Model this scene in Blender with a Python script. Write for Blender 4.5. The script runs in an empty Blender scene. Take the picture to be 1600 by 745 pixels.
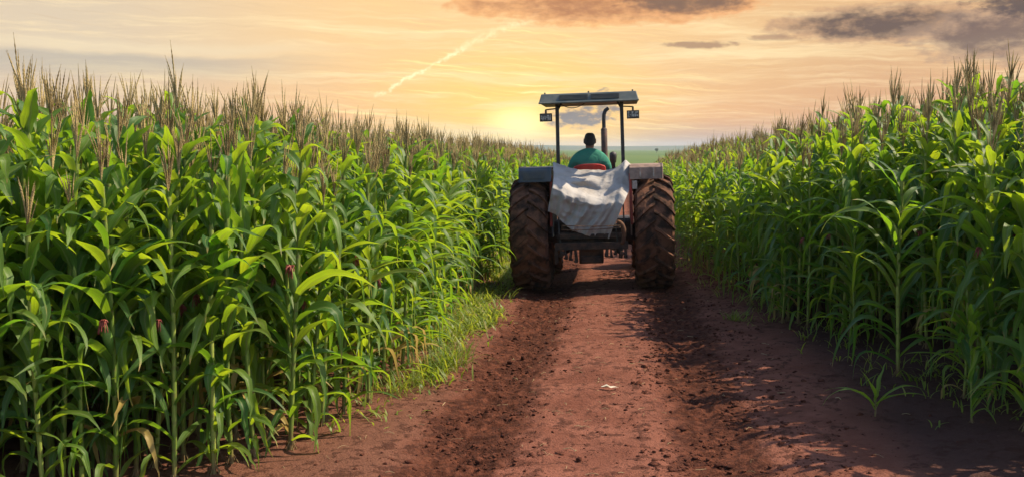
import bpy, bmesh, math
import numpy as np
from mathutils import Vector, Matrix, Quaternion

S = bpy.context.scene
COL = S.collection
R = math.radians
rng = np.random.RandomState(11)

# ---------------------------------------------------------------- noise / terrain
def _hash(ix, iy, seed):
    h = (ix.astype(np.int64) * 374761393 + iy.astype(np.int64) * 668265263 + seed * 974634777) & 0x7fffffff
    h = ((h ^ (h >> 13)) * 1274126177) & 0x7fffffff
    return ((h ^ (h >> 16)) & 0xffff) / 65535.0

def vnoise(x, y, seed=0):
    x = np.asarray(x, float); y = np.asarray(y, float)
    ix = np.floor(x); iy = np.floor(y)
    fx = x - ix; fy = y - iy
    fx = fx * fx * (3 - 2 * fx); fy = fy * fy * (3 - 2 * fy)
    a = _hash(ix, iy, seed); b = _hash(ix + 1, iy, seed)
    c = _hash(ix, iy + 1, seed); d = _hash(ix + 1, iy + 1, seed)
    return (a * (1 - fx) + b * fx) * (1 - fy) + (c * (1 - fx) + d * fx) * fy - 0.5

def sstep(a, b, x):
    t = np.clip((np.asarray(x, float) - a) / (b - a), 0, 1)
    return t * t * (3 - 2 * t)

def edge_r(y):
    return np.interp(y, [0, 6.6, 8.6, 12, 17, 30, 62], [3.0, 2.85, 2.58, 1.88, 1.30, 1.60, 2.35])

def edge_l(y):
    return np.interp(y, [0, 4.8, 5.5, 6.2, 6.9, 8, 9, 62], [-6.0, -4.4, -3.45, -2.72, -2.26, -2.14, -2.12, -2.1])

def rut_l(x, y):
    return np.exp(-((x + 0.98 + 0.05 * np.sin(y * 0.31)) / 0.33) ** 2)

def rut_r(x, y):
    return np.exp(-((x - 0.66 - 0.06 * np.sin(y * 0.27 + 1)) / 0.30) ** 2)

def gz_s(x, y):
    x = np.asarray(x, float); y = np.asarray(y, float)
    cross = 0.045 * np.clip(x, -3, 9) + 0.055 * np.clip(x - 2.0, 0, 7)
    z = cross - 0.055 * rut_l(x, y) - 0.05 * rut_r(x, y)
    z = z - 1.1 * sstep(19, 85, y)
    return z * (1 - sstep(120, 200, y)) + (-1.1) * sstep(120, 200, y)

def gz(x, y):
    x = np.asarray(x, float); y = np.asarray(y, float)
    near = 1 - sstep(20, 60, y)
    rut = np.clip(rut_l(x, y) + rut_r(x, y), 0, 1)
    n = 0.030 * vnoise(x * 1.7, y * 1.2, 1) + 0.018 * vnoise(x * 5, y * 4, 2) + 0.012 * np.maximum(0, vnoise(x * 11, y * 10, 8))
    patchy = np.clip(0.5 + 2.2 * vnoise(x * 1.3, y * 0.9, 15), 0.1, 1)
    n = n + (0.013 * patchy + 0.024 * rut) * vnoise(x * 16, y * 14, 3) + (0.011 * patchy + 0.024 * rut) * vnoise(x * 37, y * 33, 4)
    # tyre lug prints across the ruts
    n = n - 0.010 * rut * np.maximum(0, np.sin(y * 26 + np.abs(x * 9) % 6.28 + 4 * vnoise(x * 2, y * 2, 7)))
    return gz_s(x, y) + n * near

# ---------------------------------------------------------------- mesh helpers
class MB:
    """collects quads / ngons with uv and tint; builds ONE mesh object"""
    def __init__(s):
        s.v = []; s.f = []; s.uv = []; s.t = []
    def add(s, v, f, uv=None, t=0.5):
        o = len(s.v)
        s.v += [tuple(map(float, p)) for p in v]
        s.f += [tuple(int(i) + o for i in q) for q in f]
        s.uv += [tuple(p) for p in uv] if uv is not None else [(0.5, 0.5)] * len(v)
        s.t += list(t) if hasattr(t, '__len__') else [t] * len(v)
    def box(s, c, size, rot=None, taper=1.0):
        hx, hy, hz = size[0] / 2, size[1] / 2, size[2] / 2
        P = []
        for z, k in ((-hz, 1.0), (hz, taper)):
            for x, y in ((-1, -1), (1, -1), (1, 1), (-1, 1)):
                P.append(Vector((x * hx * k, y * hy * k, z)))
        if rot is not None:
            P = [rot @ p for p in P]
        P = [p + Vector(c) for p in P]
        s.add(P, [(3, 2, 1, 0), (4, 5, 6, 7), (0, 1, 5, 4), (1, 2, 6, 5), (2, 3, 7, 6), (3, 0, 4, 7)])
    def tube(s, pts, rad, n=8, cap=True, flat=None):
        pts = [Vector(p) for p in pts]
        if not hasattr(rad, '__len__'): rad = [rad] * len(pts)
        V = []; prev = None
        for i, p in enumerate(pts):
            d = (pts[min(i + 1, len(pts) - 1)] - pts[max(i - 1, 0)]).normalized()
            if prev is None:
                u = d.orthogonal().normalized()
            else:
                u = (prev - d * prev.dot(d)).normalized()
            prev = u; w = d.cross(u)
            for k in range(n):
                a = 2 * math.pi * k / n
                V.append(p + (u * math.cos(a) + w * math.sin(a)) * rad[i])
        F = []
        for i in range(len(pts) - 1):
            for k in range(n):
                k2 = (k + 1) % n
                F.append((i * n + k, i * n + k2, (i + 1) * n + k2, (i + 1) * n + k))
        if cap:
            F.append(tuple(range(n - 1, -1, -1)))
            F.append(tuple(range((len(pts) - 1) * n, len(pts) * n)))
        s.add(V, F)
    def lathe(s, prof, c, axis='X', n=48):
        """prof: list of (offset along axis, radius)"""
        V = []
        for a, r in prof:
            for k in range(n):
                t = 2 * math.pi * k / n
                if axis == 'X': V.append((c[0] + a, c[1] + r * math.cos(t), c[2] + r * math.sin(t)))
                else: V.append((c[0] + r * math.cos(t), c[1] + r * math.sin(t), c[2] + a))
        F = []
        for i in range(len(prof) - 1):
            for k in range(n):
                k2 = (k + 1) % n
                q = (i * n + k, (i + 1) * n + k, (i + 1) * n + k2, i * n + k2)
                F.append(q if axis == 'X' else q[::-1])
        s.add(V, F)
    def build(s, name, mat, parent=None, smooth=False, bevel=0):
        me = bpy.data.meshes.new(name)
        me.from_pydata(s.v, [], s.f)
        return finish(me, name, mat, parent, smooth, bevel, s.uv, s.t)

def finish(me, name, mat, parent=None, smooth=False, bevel=0, uv=None, tint=None):
    if uv is not None:
        ul = me.uv_layers.new(name='UVMap')
        li = np.empty(len(me.loops), np.int32); me.loops.foreach_get('vertex_index', li)
        ul.data.foreach_set('uv', np.asarray(uv, np.float32)[li].ravel())
    if tint is not None:
        at = me.attributes.new('tint', 'FLOAT', 'POINT')
        at.data.foreach_set('value', np.asarray(tint, np.float32))
    for m in (mat if isinstance(mat, (list, tuple)) else [mat]):
        me.materials.append(m)
    if smooth:
        me.polygons.foreach_set('use_smooth', np.ones(len(me.polygons), bool))
    o = bpy.data.objects.new(name, me); COL.objects.link(o)
    if parent is not None: o.parent = parent
    if bevel:
        b = o.modifiers.new('Bevel', 'BEVEL'); b.width = bevel; b.segments = 2; b.limit_method = 'ANGLE'
    return o

def np_mesh(name, V, Q, uv, tint, mats, midx=None, smooth=True):
    me = bpy.data.meshes.new(name)
    n, q = len(V), len(Q)
    me.vertices.add(n); me.vertices.foreach_set('co', np.asarray(V, np.float32).ravel())
    me.loops.add(4 * q); me.loops.foreach_set('vertex_index', np.asarray(Q, np.int32).ravel())
    me.polygons.add(q); me.polygons.foreach_set('loop_start', np.arange(0, 4 * q, 4, dtype=np.int32))
    for m in mats: me.materials.append(m)
    if midx is not None: me.polygons.foreach_set('material_index', np.asarray(midx, np.int32))
    if smooth: me.polygons.foreach_set('use_smooth', np.ones(q, bool))
    ul = me.uv_layers.new(name='UVMap')
    ul.data.foreach_set('uv', np.asarray(uv, np.float32)[np.asarray(Q).ravel()].ravel())
    at = me.attributes.new('tint', 'FLOAT', 'POINT')
    at.data.foreach_set('value', np.asarray(tint, np.float32))
    me.update(calc_edges=True)
    return me

def link(name, me, parent=None):
    o = bpy.data.objects.new(name, me); COL.objects.link(o)
    if parent is not None: o.parent = parent
    return o

def tag(o, label=None, cat=None, group=None, kind=None):
    if label: o['label'] = label
    if cat: o['category'] = cat
    if group: o['group'] = group
    if kind: o['kind'] = kind
    return o

def empty(name, loc, rz=0):
    o = bpy.data.objects.new(name, None); COL.objects.link(o)
    o.location = loc; o.rotation_euler = (0, 0, rz); o.empty_display_size = 0.2
    return o

# ---------------------------------------------------------------- node helpers
class NT:
    def __init__(s, tree):
        s.t = tree; s.n = tree.nodes; s.l = tree.links
    def node(s, typ, **kw):
        n = s.n.new(typ)
        for k, v in kw.items(): setattr(n, k, v)
        return n
    def put(s, sock, v):
        if v is None: return
        if isinstance(v, bpy.types.NodeSocket): s.l.new(v, sock)
        elif isinstance(v, (tuple, list)):
            sock.default_value = tuple(v) + ((1,) if len(v) == 3 and len(sock.default_value) == 4 else ())
        else: sock.default_value = v
    def math(s, op, a, b=None, c=None, clamp=False):
        n = s.node('ShaderNodeMath', operation=op, use_clamp=clamp)
        for i, v in enumerate((a, b, c)): s.put(n.inputs[i], v)
        return n.outputs[0]
    def add(s, a, b): return s.math('ADD', a, b)
    def sub(s, a, b): return s.math('SUBTRACT', a, b)
    def mul(s, a, b): return s.math('MULTIPLY', a, b)
    def gauss(s, x, c, w):
        d = s.math('DIVIDE', s.sub(x, c), w)
        return s.math('POWER', 2.718, s.mul(s.mul(d, d), -1.0))
    def smooth(s, x, a, b, lo=0.0, hi=1.0):
        n = s.node('ShaderNodeMapRange', interpolation_type='SMOOTHSTEP')
        s.put(n.inputs[0], x); n.inputs[1].default_value = a; n.inputs[2].default_value = b
        n.inputs[3].default_value = lo; n.inputs[4].default_value = hi
        return n.outputs[0]
    def lin(s, x, a, b, lo=0.0, hi=1.0):
        n = s.node('ShaderNodeMapRange')
        s.put(n.inputs[0], x); n.inputs[1].default_value = a; n.inputs[2].default_value = b
        n.inputs[3].default_value = lo; n.inputs[4].default_value = hi
        return n.outputs[0]
    def mix(s, f, a, b, blend='MIX'):
        n = s.node('ShaderNodeMix', data_type='RGBA', blend_type=blend, clamp_factor=True)
        s.put(n.inputs[0], f); s.put(n.inputs[6], a); s.put(n.inputs[7], b)
        return n.outputs[2]
    def noise(s, vec, scale, detail=3.0, rough=0.55, dist=0.0):
        n = s.node('ShaderNodeTexNoise')
        s.put(n.inputs['Vector'], vec); n.inputs['Scale'].default_value = scale
        n.inputs['Detail'].default_value = detail; n.inputs['Roughness'].default_value = rough
        n.inputs['Distortion'].default_value = dist
        return n.outputs[0]
    def xyz(s, x, y, z):
        n = s.node('ShaderNodeCombineXYZ')
        for i, v in enumerate((x, y, z)): s.put(n.inputs[i], v)
        return n.outputs[0]
    def sep(s, v):
        n = s.node('ShaderNodeSeparateXYZ'); s.put(n.inputs[0], v)
        return n.outputs
    def coord(s, which='Object'):
        return s.node('ShaderNodeTexCoord').outputs[which]
    def attr(s, name):
        return s.node('ShaderNodeAttribute', attribute_name=name).outputs['Fac']
    def bump(s, h, strength=0.5, dist=0.01):
        n = s.node('ShaderNodeBump'); s.put(n.inputs['Height'], h)
        n.inputs['Strength'].default_value = strength; n.inputs['Distance'].default_value = dist
        return n.outputs[0]
    def bsdf(s, col, rough=0.7, spec=0.4, metal=0.0, normal=None, **kw):
        n = s.node('ShaderNodeBsdfPrincipled')
        s.put(n.inputs['Base Color'], col); s.put(n.inputs['Roughness'], rough)
        s.put(n.inputs['Specular IOR Level'], spec); s.put(n.inputs['Metallic'], metal)
        if normal is not None: s.put(n.inputs['Normal'], normal)
        for k, v in kw.items(): s.put(n.inputs[k.replace('_', ' ')], v)
        return n.outputs[0]

def mat(name):
    m = bpy.data.materials.new(name); m.use_nodes = True
    m.node_tree.nodes.clear()
    t = NT(m.node_tree)
    out = t.node('ShaderNodeOutputMaterial')
    t.out = lambda sh: t.l.new(sh, out.inputs['Surface'])
    return m, t

M = {}
def foliage_mat(name, dark, light, tr_dark, tr_light, dry, fac=0.45, rough=0.42, vein=True, spec=0.45):
    m, t = mat(name)
    tint = t.attr('tint')
    uv = t.sep(t.coord('UV'))
    u = uv[0]; v = uv[1]
    rnd = t.node('ShaderNodeObjectInfo').outputs['Random']
    nz = t.noise(t.coord('Object'), 3.0, 2.0)
    k = t.math('ADD', t.mul(tint, 0.6), t.add(t.mul(nz, 0.5), t.mul(rnd, 0.15)))
    k = t.smooth(k, 0.2, 1.0)
    col = t.mix(k, dark, light); trc = t.mix(k, tr_dark, tr_light)
    if vein:
        st = t.noise(t.xyz(t.mul(u, 34.0), t.mul(v, 1.4), tint), 1.0, 2.0)
        streak = t.smooth(st, 0.3, 0.7, 0.82, 1.16)
        rib = t.gauss(u, 0.5, 0.06)
        g = t.node('ShaderNodeCombineColor')
        for i in range(3): t.l.new(streak, g.inputs[i])
        col = t.mix(1.0, col, g.outputs[0], 'MULTIPLY')
        trc = t.mix(1.0, trc, g.outputs[0], 'MULTIPLY')
        col = t.mix(t.mul(rib, 0.75), col, (0.27, 0.34, 0.12))
        trc = t.mix(t.mul(rib, 0.5), trc, (0.20, 0.22, 0.04))
    # dry, yellowed leaves and scorched tips
    dr = t.math('MAXIMUM', t.smooth(tint, 0.93, 0.97), t.mul(t.smooth(v, 0.88, 1.0), t.smooth(nz, 0.42, 0.56)))
    col = t.mix(dr, col, dry); trc = t.mix(dr, trc, dry)
    bump = t.bump(t.noise(t.xyz(t.mul(u, 30.0), t.mul(v, 2.0), tint), 1.0, 1.0), 0.25, 0.004) if vein else None
    p = t.bsdf(col, rough, spec, 0.0, bump)
    tr = t.node('ShaderNodeBsdfTranslucent'); t.put(tr.inputs[0], trc)
    mx = t.node('ShaderNodeMixShader'); mx.inputs[0].default_value = fac
    t.l.new(p, mx.inputs[1]); t.l.new(tr.outputs[0], mx.inputs[2])
    t.out(mx.outputs[0]); M[name] = m

foliage_mat('corn_leaf', (0.034, 0.105, 0.030), (0.125, 0.220, 0.030), (0.19, 0.42, 0.016), (0.50, 0.62, 0.020), (0.46, 0.33, 0.10), 0.49, 0.48, True, 0.38)
foliage_mat('grass_blade', (0.07, 0.13, 0.015), (0.19, 0.25, 0.035), (0.30, 0.42, 0.02), (0.58, 0.60, 0.05), (0.45, 0.36, 0.14), 0.45, 0.5, False)
foliage_mat('tree_leaf', (0.02, 0.05, 0.015), (0.04, 0.09, 0.02), (0.05, 0.1, 0.01), (0.08, 0.14, 0.02), (0.1, 0.1, 0.03), 0.3, 0.6, False)

def simple(name, c1, c2, scale=8, rough=0.7, spec=0.35, metal=0.0, bump=0.0, bscale=40, lo=0.35, hi=0.65, rough2=None):
    m, t = mat(name)
    co = t.coord('Object')
    n = t.noise(co, scale, 5.0, 0.6)
    col = t.mix(t.smooth(n, lo, hi), c1, c2)
    nb = t.bump(t.noise(co, bscale, 4.0), bump, 0.01) if bump else None
    rg = t.lin(n, 0.3, 0.7, rough, rough2) if rough2 is not None else rough
    t.out(t.bsdf(col, rg, spec, metal, nb)); M[name] = m

def stalk_mat():
    m, t = mat('corn_stalk')
    co = t.coord('Object'); Z = t.sep(co)[2]; tint = t.attr('tint')
    rnd = t.node('ShaderNodeObjectInfo').outputs['Random']
    n = t.noise(t.xyz(t.mul(t.sep(co)[0], 60.0), t.mul(t.sep(co)[1], 60.0), t.mul(Z, 6.0)), 1.0, 4.0, 0.6)
    col = t.mix(t.smooth(t.add(n, t.mul(t.sub(rnd, 0.5), 0.25)), 0.32, 0.68), (0.115, 0.18, 0.025), (0.28, 0.32, 0.068))
    node = t.smooth(t.math('SINE', t.mul(Z, 34.0)), 0.86, 1.0)
    col = t.mix(t.mul(node, 0.5), col, (0.16, 0.13, 0.05))
    foot = t.smooth(t.add(Z, t.mul(t.sub(n, 0.5), 0.16)), 0.22, 0.03)
    col = t.mix(t.mul(foot, 0.8), col, (0.17, 0.085, 0.050))
    t.out(t.bsdf(col, 0.62, 0.25)); M['corn_stalk'] = m
stalk_mat()
simple('tassel', (0.17, 0.115, 0.042), (0.50, 0.37, 0.165), 7, 0.8, 0.2, bump=0.6, bscale=160)
simple('husk', (0.09, 0.19, 0.03), (0.17, 0.28, 0.06), 14, 0.55)
simple('silk', (0.15, 0.024, 0.024), (0.34, 0.085, 0.06), 30, 0.6)
simple('tyre_rubber', (0.034, 0.020, 0.014), (0.165, 0.074, 0.044), 7, 0.9, 0.2, bump=0.7, bscale=45, lo=0.36, hi=0.62)
simple('rim_paint', (0.35, 0.30, 0.26), (0.16, 0.08, 0.05), 6, 0.6)
simple('red_paint', (0.42, 0.030, 0.018), (0.20, 0.035, 0.022), 7, 0.5, 0.5, bump=0.15, bscale=30)
simple('seat_vinyl', (0.55, 0.035, 0.02), (0.40, 0.03, 0.02), 6, 0.45, 0.5)
simple('fender_blue', (0.040, 0.058, 0.080), (0.075, 0.078, 0.080), 6, 0.5, 0.4, bump=0.15)
simple('fender_brown', (0.33, 0.215, 0.165), (0.18, 0.12, 0.095), 7, 0.65, 0.35, bump=0.2)  # right fender, paler and browner than the left one
simple('roof_steel', (0.08, 0.10, 0.10), (0.14, 0.145, 0.13), 5, 0.5, 0.4, bump=0.15)
simple('roof_vent', (0.03, 0.035, 0.035), (0.05, 0.05, 0.045), 9, 0.6)
simple('dark_steel', (0.020, 0.019, 0.020), (0.055, 0.045, 0.04), 8, 0.55, 0.4, bump=0.2)
simple('greasy_iron', (0.016, 0.012, 0.010), (0.075, 0.038, 0.024), 10, 0.7, 0.35, bump=0.5, bscale=30)
simple('rusty_iron', (0.16, 0.075, 0.035), (0.09, 0.04, 0.025), 10, 0.8, 0.3, bump=0.5)
simple('exhaust_steel', (0.05, 0.035, 0.03), (0.13, 0.06, 0.04), 9, 0.65, 0.4)
simple('lens_plastic', (0.45, 0.44, 0.42), (0.05, 0.05, 0.055), 26, 0.25, 0.6, lo=0.45, hi=0.55)
simple('tail_lens', (0.42, 0.36, 0.32), (0.30, 0.22, 0.19), 20, 0.3, 0.5)
simple('skin', (0.16, 0.075, 0.045), (0.21, 0.10, 0.06), 12, 0.55)
simple('hair', (0.010, 0.008, 0.007), (0.022, 0.017, 0.014), 60, 0.6, 0.3, bump=0.8, bscale=120)
simple('trouser_cloth', (0.03, 0.035, 0.05), (0.05, 0.055, 0.07), 12, 0.85)
simple('boot_leather', (0.03, 0.02, 0.015), (0.06, 0.04, 0.03), 12, 0.7)
simple('rope_fibre', (0.22, 0.14, 0.09), (0.12, 0.075, 0.05), 40, 0.9, 0.1, bump=0.7, bscale=200)
simple('straw', (0.48, 0.37, 0.20), (0.30, 0.20, 0.11), 12, 0.8, 0.2)
simple('scrap_paper', (0.68, 0.62, 0.50), (0.52, 0.43, 0.32), 25, 0.8, 0.2)
simple('bark', (0.07, 0.05, 0.035), (0.12, 0.09, 0.06), 6, 0.9)
simple('hill_green', (0.05, 0.085, 0.045), (0.10, 0.115, 0.06), 0.004, 0.95, 0.1)

def cloth_like(name, c1, c2, fold, weave, tr, fac, scale=5):
    m, t = mat(name)
    co = t.coord('Object')
    n = t.noise(co, scale, 4.0)
    col = t.mix(t.smooth(n, 0.35, 0.7), c1, c2)
    h = t.add(t.mul(t.noise(co, fold, 3.0, 0.5, 0.6), 1.0), t.mul(t.noise(co, weave, 1.0), 0.06))
    p = t.bsdf(col, 0.85, 0.2, 0.0, t.bump(h, 0.55, 0.04))
    b = t.node('ShaderNodeBsdfTranslucent'); t.put(b.inputs[0], tr)
    mx = t.node('ShaderNodeMixShader'); mx.inputs[0].default_value = fac
    t.l.new(p, mx.inputs[1]); t.l.new(b.outputs[0], mx.inputs[2]); t.out(mx.outputs[0]); M[name] = m
cloth_like('tarp_cloth', (0.47, 0.44, 0.42), (0.36, 0.32, 0.29), 7, 240, (0.5, 0.45, 0.4), 0.10, 4)
cloth_like('shirt_cloth', (0.055, 0.25, 0.175), (0.04, 0.20, 0.14), 8, 220, (0.03, 0.16, 0.10), 0.05)

# red soil
def soil():
    m, t = mat('red_soil')
    co = t.coord('Object'); X, Y, Z = t.sep(co)[:3]
    wl = t.add(X, t.mul(t.math('SINE', t.mul(Y, 0.31)), 0.05))
    nw = t.noise(co, 2.2, 4.0, 0.6); nf = t.noise(co, 14, 5.0, 0.65); nff = t.noise(co, 60, 4.0, 0.7)
    wob = t.mul(t.sub(nw, 0.5), 0.55)
    rl = t.gauss(t.add(wl, wob), -0.98, 0.42)
    rr = t.gauss(t.add(X, wob), 0.70, 0.36)
    rut = t.smooth(t.add(t.math('MAXIMUM', rl, rr), t.mul(t.sub(nf, 0.5), 0.75)), 0.28, 0.72)
    packed = t.mix(t.smooth(nw, 0.32, 0.68), (0.170, 0.060, 0.038), (0.26, 0.100, 0.066))
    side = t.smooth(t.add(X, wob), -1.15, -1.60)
    shade_side = t.smooth(t.add(X, t.mul(wob, 0.8)), 1.45, 2.1)  # soil colour darkened on the right to deepen the corn's shade
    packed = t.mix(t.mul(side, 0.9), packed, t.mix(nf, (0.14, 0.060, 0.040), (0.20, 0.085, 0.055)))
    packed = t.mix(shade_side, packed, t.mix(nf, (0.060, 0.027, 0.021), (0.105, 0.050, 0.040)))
    loose = t.mix(t.smooth(nf, 0.35, 0.68), (0.050, 0.016, 0.009), (0.150, 0.050, 0.028))
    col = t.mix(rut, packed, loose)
    speck = t.smooth(nff, 0.58, 0.72)
    col = t.mix(t.mul(speck, 0.6), col, (0.050, 0.018, 0.012))
    crumb = t.smooth(t.add(t.noise(co, 9.0, 6.0, 0.72, 0.3), t.mul(t.sub(nw, 0.5), 0.35)), 0.53, 0.62)
    col = t.mix(t.mul(crumb, 0.72), col, (0.062, 0.022, 0.014))
    pale = t.smooth(t.noise(co, 45, 2.0), 0.70, 0.76)
    col = t.mix(t.mul(pale, 0.35), col, (0.32, 0.17, 0.11))
    h = t.add(t.add(t.mul(nf, 1.0), t.mul(nff, 0.7)), t.mul(crumb, 0.25))
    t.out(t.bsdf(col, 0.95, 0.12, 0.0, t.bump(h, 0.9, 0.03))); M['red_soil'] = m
soil()
simple('soil_clod', (0.045, 0.015, 0.010), (0.115, 0.040, 0.024), 20, 0.95, 0.1, bump=0.8, bscale=70)
def far_green():
    m, t = mat('far_crop')
    co = t.coord('Object'); X, Y, Z = t.sep(co)[:3]
    n = t.noise(t.xyz(t.mul(X, 0.01), t.mul(Y, 0.004), 0.0), 1.0, 4.0)
    t.out(t.bsdf(t.mix(t.smooth(n, 0.35, 0.65), (0.070, 0.125, 0.035), (0.105, 0.15, 0.045)), 0.95, 0.1)); M['far_crop'] = m
far_green()

# ---------------------------------------------------------------- ground: one grid, split along its own edges
xs = np.unique(np.round(np.concatenate([
    -np.geomspace(8, 5000, 26), np.arange(-8, -3, 0.25), np.arange(-3, 3.2, 0.021), np.arange(3.2, 9, 0.3), np.geomspace(9, 5000, 26)]), 4))
ys = np.unique(np.round(np.concatenate([
    -np.geomspace(2, 400, 12), np.arange(-2, 5, 0.35), np.arange(5, 9, 0.02), np.arange(9, 13, 0.03), np.arange(13, 22, 0.06), np.arange(22, 70, 0.5),
    np.arange(70, 130, 2.5), np.geomspace(130, 5500, 26)]), 4))
GX, GY = np.meshgrid(xs, ys)
GZ = gz(GX, GY)
nx, ny = len(xs), len(ys)
def patch(name, x0, x1, y0, y1, material, hole=None):
    ii = np.where((xs[:-1] >= x0 - 1e-6) & (xs[1:] <= x1 + 1e-6))[0]
    jj = np.where((ys[:-1] >= y0 - 1e-6) & (ys[1:] <= y1 + 1e-6))[0]
    J, I = np.meshgrid(jj, ii, indexing='ij')
    J = J.ravel(); I = I.ravel()
    if hole is not None:
        keep = ~((xs[I] >= hole[0] - 1e-6) & (xs[I + 1] <= hole[1] + 1e-6) & (ys[J] >= hole[2] - 1e-6) & (ys[J + 1] <= hole[3] + 1e-6))
        I = I[keep]; J = J[keep]
    Q = np.stack([J * nx + I, J * nx + I + 1, (J + 1) * nx + I + 1, (J + 1) * nx + I], 1)
    used, inv = np.unique(Q.ravel(), return_inverse=True)
    V = np.stack([GX.ravel()[used], GY.ravel()[used], GZ.ravel()[used]], 1)
    me = np_mesh(name, V, inv.reshape(-1, 4), V[:, :2] * 0.1, np.full(len(V), 0.5), [material])
    return link(name, me)
RX0 = float(xs[np.argmin(abs(xs + 1.78))]); RX1 = float(xs[np.argmin(abs(xs - 1.55))])
YE = float(ys[np.argmin(abs(ys - 125))]); 
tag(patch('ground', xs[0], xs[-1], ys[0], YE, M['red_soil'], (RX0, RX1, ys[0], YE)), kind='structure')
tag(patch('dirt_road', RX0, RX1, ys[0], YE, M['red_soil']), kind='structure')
tag(patch('far_field', xs[0], xs[-1], YE, ys[-1], M['far_crop']), kind='structure')

# low hills on the horizon
def hills():
    n = 90; V = []; Q = []
    xx = np.linspace(-3600, 3600, n)
    dep = [2300, 2600, 3000, 3500]
    for j, d in enumerate(dep):
        hh = (0.0, 0.75, 1.0, 0.0)[j]
        for i, x in enumerate(xx):
            h = 13 + 10 * vnoise(x / 900 + 4, j * 0.3, 5) + 5 * vnoise(x / 260, j, 6)
            V.append((x, d, -1.4 + hh * max(h, 3)))
    for j in range(3):
        for i in range(n - 1):
            Q.append((j * n + i, j * n + i + 1, (j + 1) * n + i + 1, (j + 1) * n + i))
    V = np.array(V)
    tag(link('hills', np_mesh('hills', V, np.array(Q), V[:, :2] * 0.001, np.full(len(V), 0.5), [M['hill_green']])), kind='structure')
hills()

# ---------------------------------------------------------------- corn
def leaf(r, z0, phi, L, W, a0, a1, p, kink=None, seg=12, ac=4, sheath=0.14, roll=0.0, r0=0.013):
    """one blade as arrays; starts on the stalk, arches in direction phi"""
    s = np.linspace(0, 1, seg + 1)
    th = a0 + (a1 - a0) * s ** p
    if kink is not None:
        th = th + kink[1] / (1 + np.exp(-(s - kink[0]) * 38))
    th = np.minimum(th, 3.05)
    ds = L / seg
    thm = (th[1:] + th[:-1]) / 2
    rr = np.concatenate([[r0], r0 + np.cumsum(np.sin(thm) * ds)])
    zz = np.concatenate([[z0], z0 + np.cumsum(np.cos(thm) * ds)])
    side = np.cumsum(r.normal(0, 0.011, seg + 1)) * L + 0.10 * r.normal() * L * s ** 2
    w = W * np.minimum(1, 0.45 + 2.6 * s) * np.clip((1 - s) / 0.70, 0, 1) ** 0.92
    w = np.maximum(w, 0.0012)
    T = np.stack([np.sin(th), np.zeros_like(th), np.cos(th)], 1)
    Nn = np.stack([-np.cos(th), np.zeros_like(th), np.sin(th)], 1)
    rl = roll * s
    B0 = np.stack([np.zeros_like(th), np.ones_like(th), np.zeros_like(th)], 1)
    B = B0 * np.cos(rl)[:, None] + Nn * np.sin(rl)[:, None]
    N2 = Nn * np.cos(rl)[:, None] - B0 * np.sin(rl)[:, None]
    C = np.stack([rr, side, zz], 1)
    u = np.linspace(-1, 1, ac + 1)
    vang = 0.62 * (1 - s) ** 1.3 + 0.12
    wav = 0.13 * np.sin(s * (9 + 7 * r.rand()) + 6 * r.rand())
    wav2 = 0.13 * np.sin(s * (9 + 7 * r.rand()) + 6 * r.rand())
    P = np.zeros((seg + 1, ac + 1, 3)); UV = np.zeros((seg + 1, ac + 1, 2))
    for k, uk in enumerate(u):
        half = w / 2 * abs(uk)
        lift = half * np.sin(vang) + w * abs(uk) ** 2 * (wav if uk < 0 else wav2) * np.minimum(1, 3 * s)
        P[:, k] = C + B * (np.sign(uk) * half * np.cos(vang))[:, None] + N2 * lift[:, None]
        UV[:, k, 0] = (uk + 1) / 2; UV[:, k, 1] = s
    c, sn = math.cos(phi), math.sin(phi)
    V = P.reshape(-1, 3)
    V = np.stack([V[:, 0] * c - V[:, 1] * sn, V[:, 0] * sn + V[:, 1] * c, V[:, 2]], 1)
    i, k = np.meshgrid(np.arange(seg), np.arange(ac), indexing='ij')
    a = (i * (ac + 1) + k).ravel()
    Q = np.stack([a, a + 1, a + ac + 2, a + ac + 1], 1)
    return V, Q, UV.reshape(-1, 2)

def tube_np(pts, rad, n):
    pts = np.asarray(pts, float); rad = np.broadcast_to(np.asarray(rad, float), (len(pts),))
    d = np.gradient(pts, axis=0); d /= np.linalg.norm(d, axis=1)[:, None] + 1e-9
    ref = np.array([0.31, 0.95, 0.05])
    uu = np.cross(d, ref); uu /= np.linalg.norm(uu, axis=1)[:, None] + 1e-9
    ww = np.cross(d, uu)
    a = np.arange(n) * 2 * np.pi / n
    V = pts[:, None] + rad[:, None, None] * (uu[:, None] * np.cos(a)[None, :, None] + ww[:, None] * np.sin(a)[None, :, None])
    i, k = np.meshgrid(np.arange(len(pts) - 1), np.arange(n), indexing='ij')
    i = i.ravel(); k = k.ravel(); k2 = (k + 1) % n
    Q = np.stack([i * n + k, i * n + k2, (i + 1) * n + k2, (i + 1) * n + k], 1)
    uv = np.stack([np.broadcast_to(a / 6.3, (len(pts), n)), np.broadcast_to(np.linspace(0, 1, len(pts))[:, None], (len(pts), n))], 2)
    return V.reshape(-1, 3), Q, uv.reshape(-1, 2)

class Acc:
    def __init__(s): s.V = []; s.Q = []; s.U = []; s.T = []; s.n = 0
    def add(s, vqu, tint):
        V, Q, U = vqu
        s.V.append(V); s.Q.append(Q + s.n); s.U.append(U); s.T.append(np.full(len(V), tint)); s.n += len(V)
    def get(s):
        return np.concatenate(s.V), np.concatenate(s.Q), np.concatenate(s.U), np.concatenate(s.T)

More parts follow.
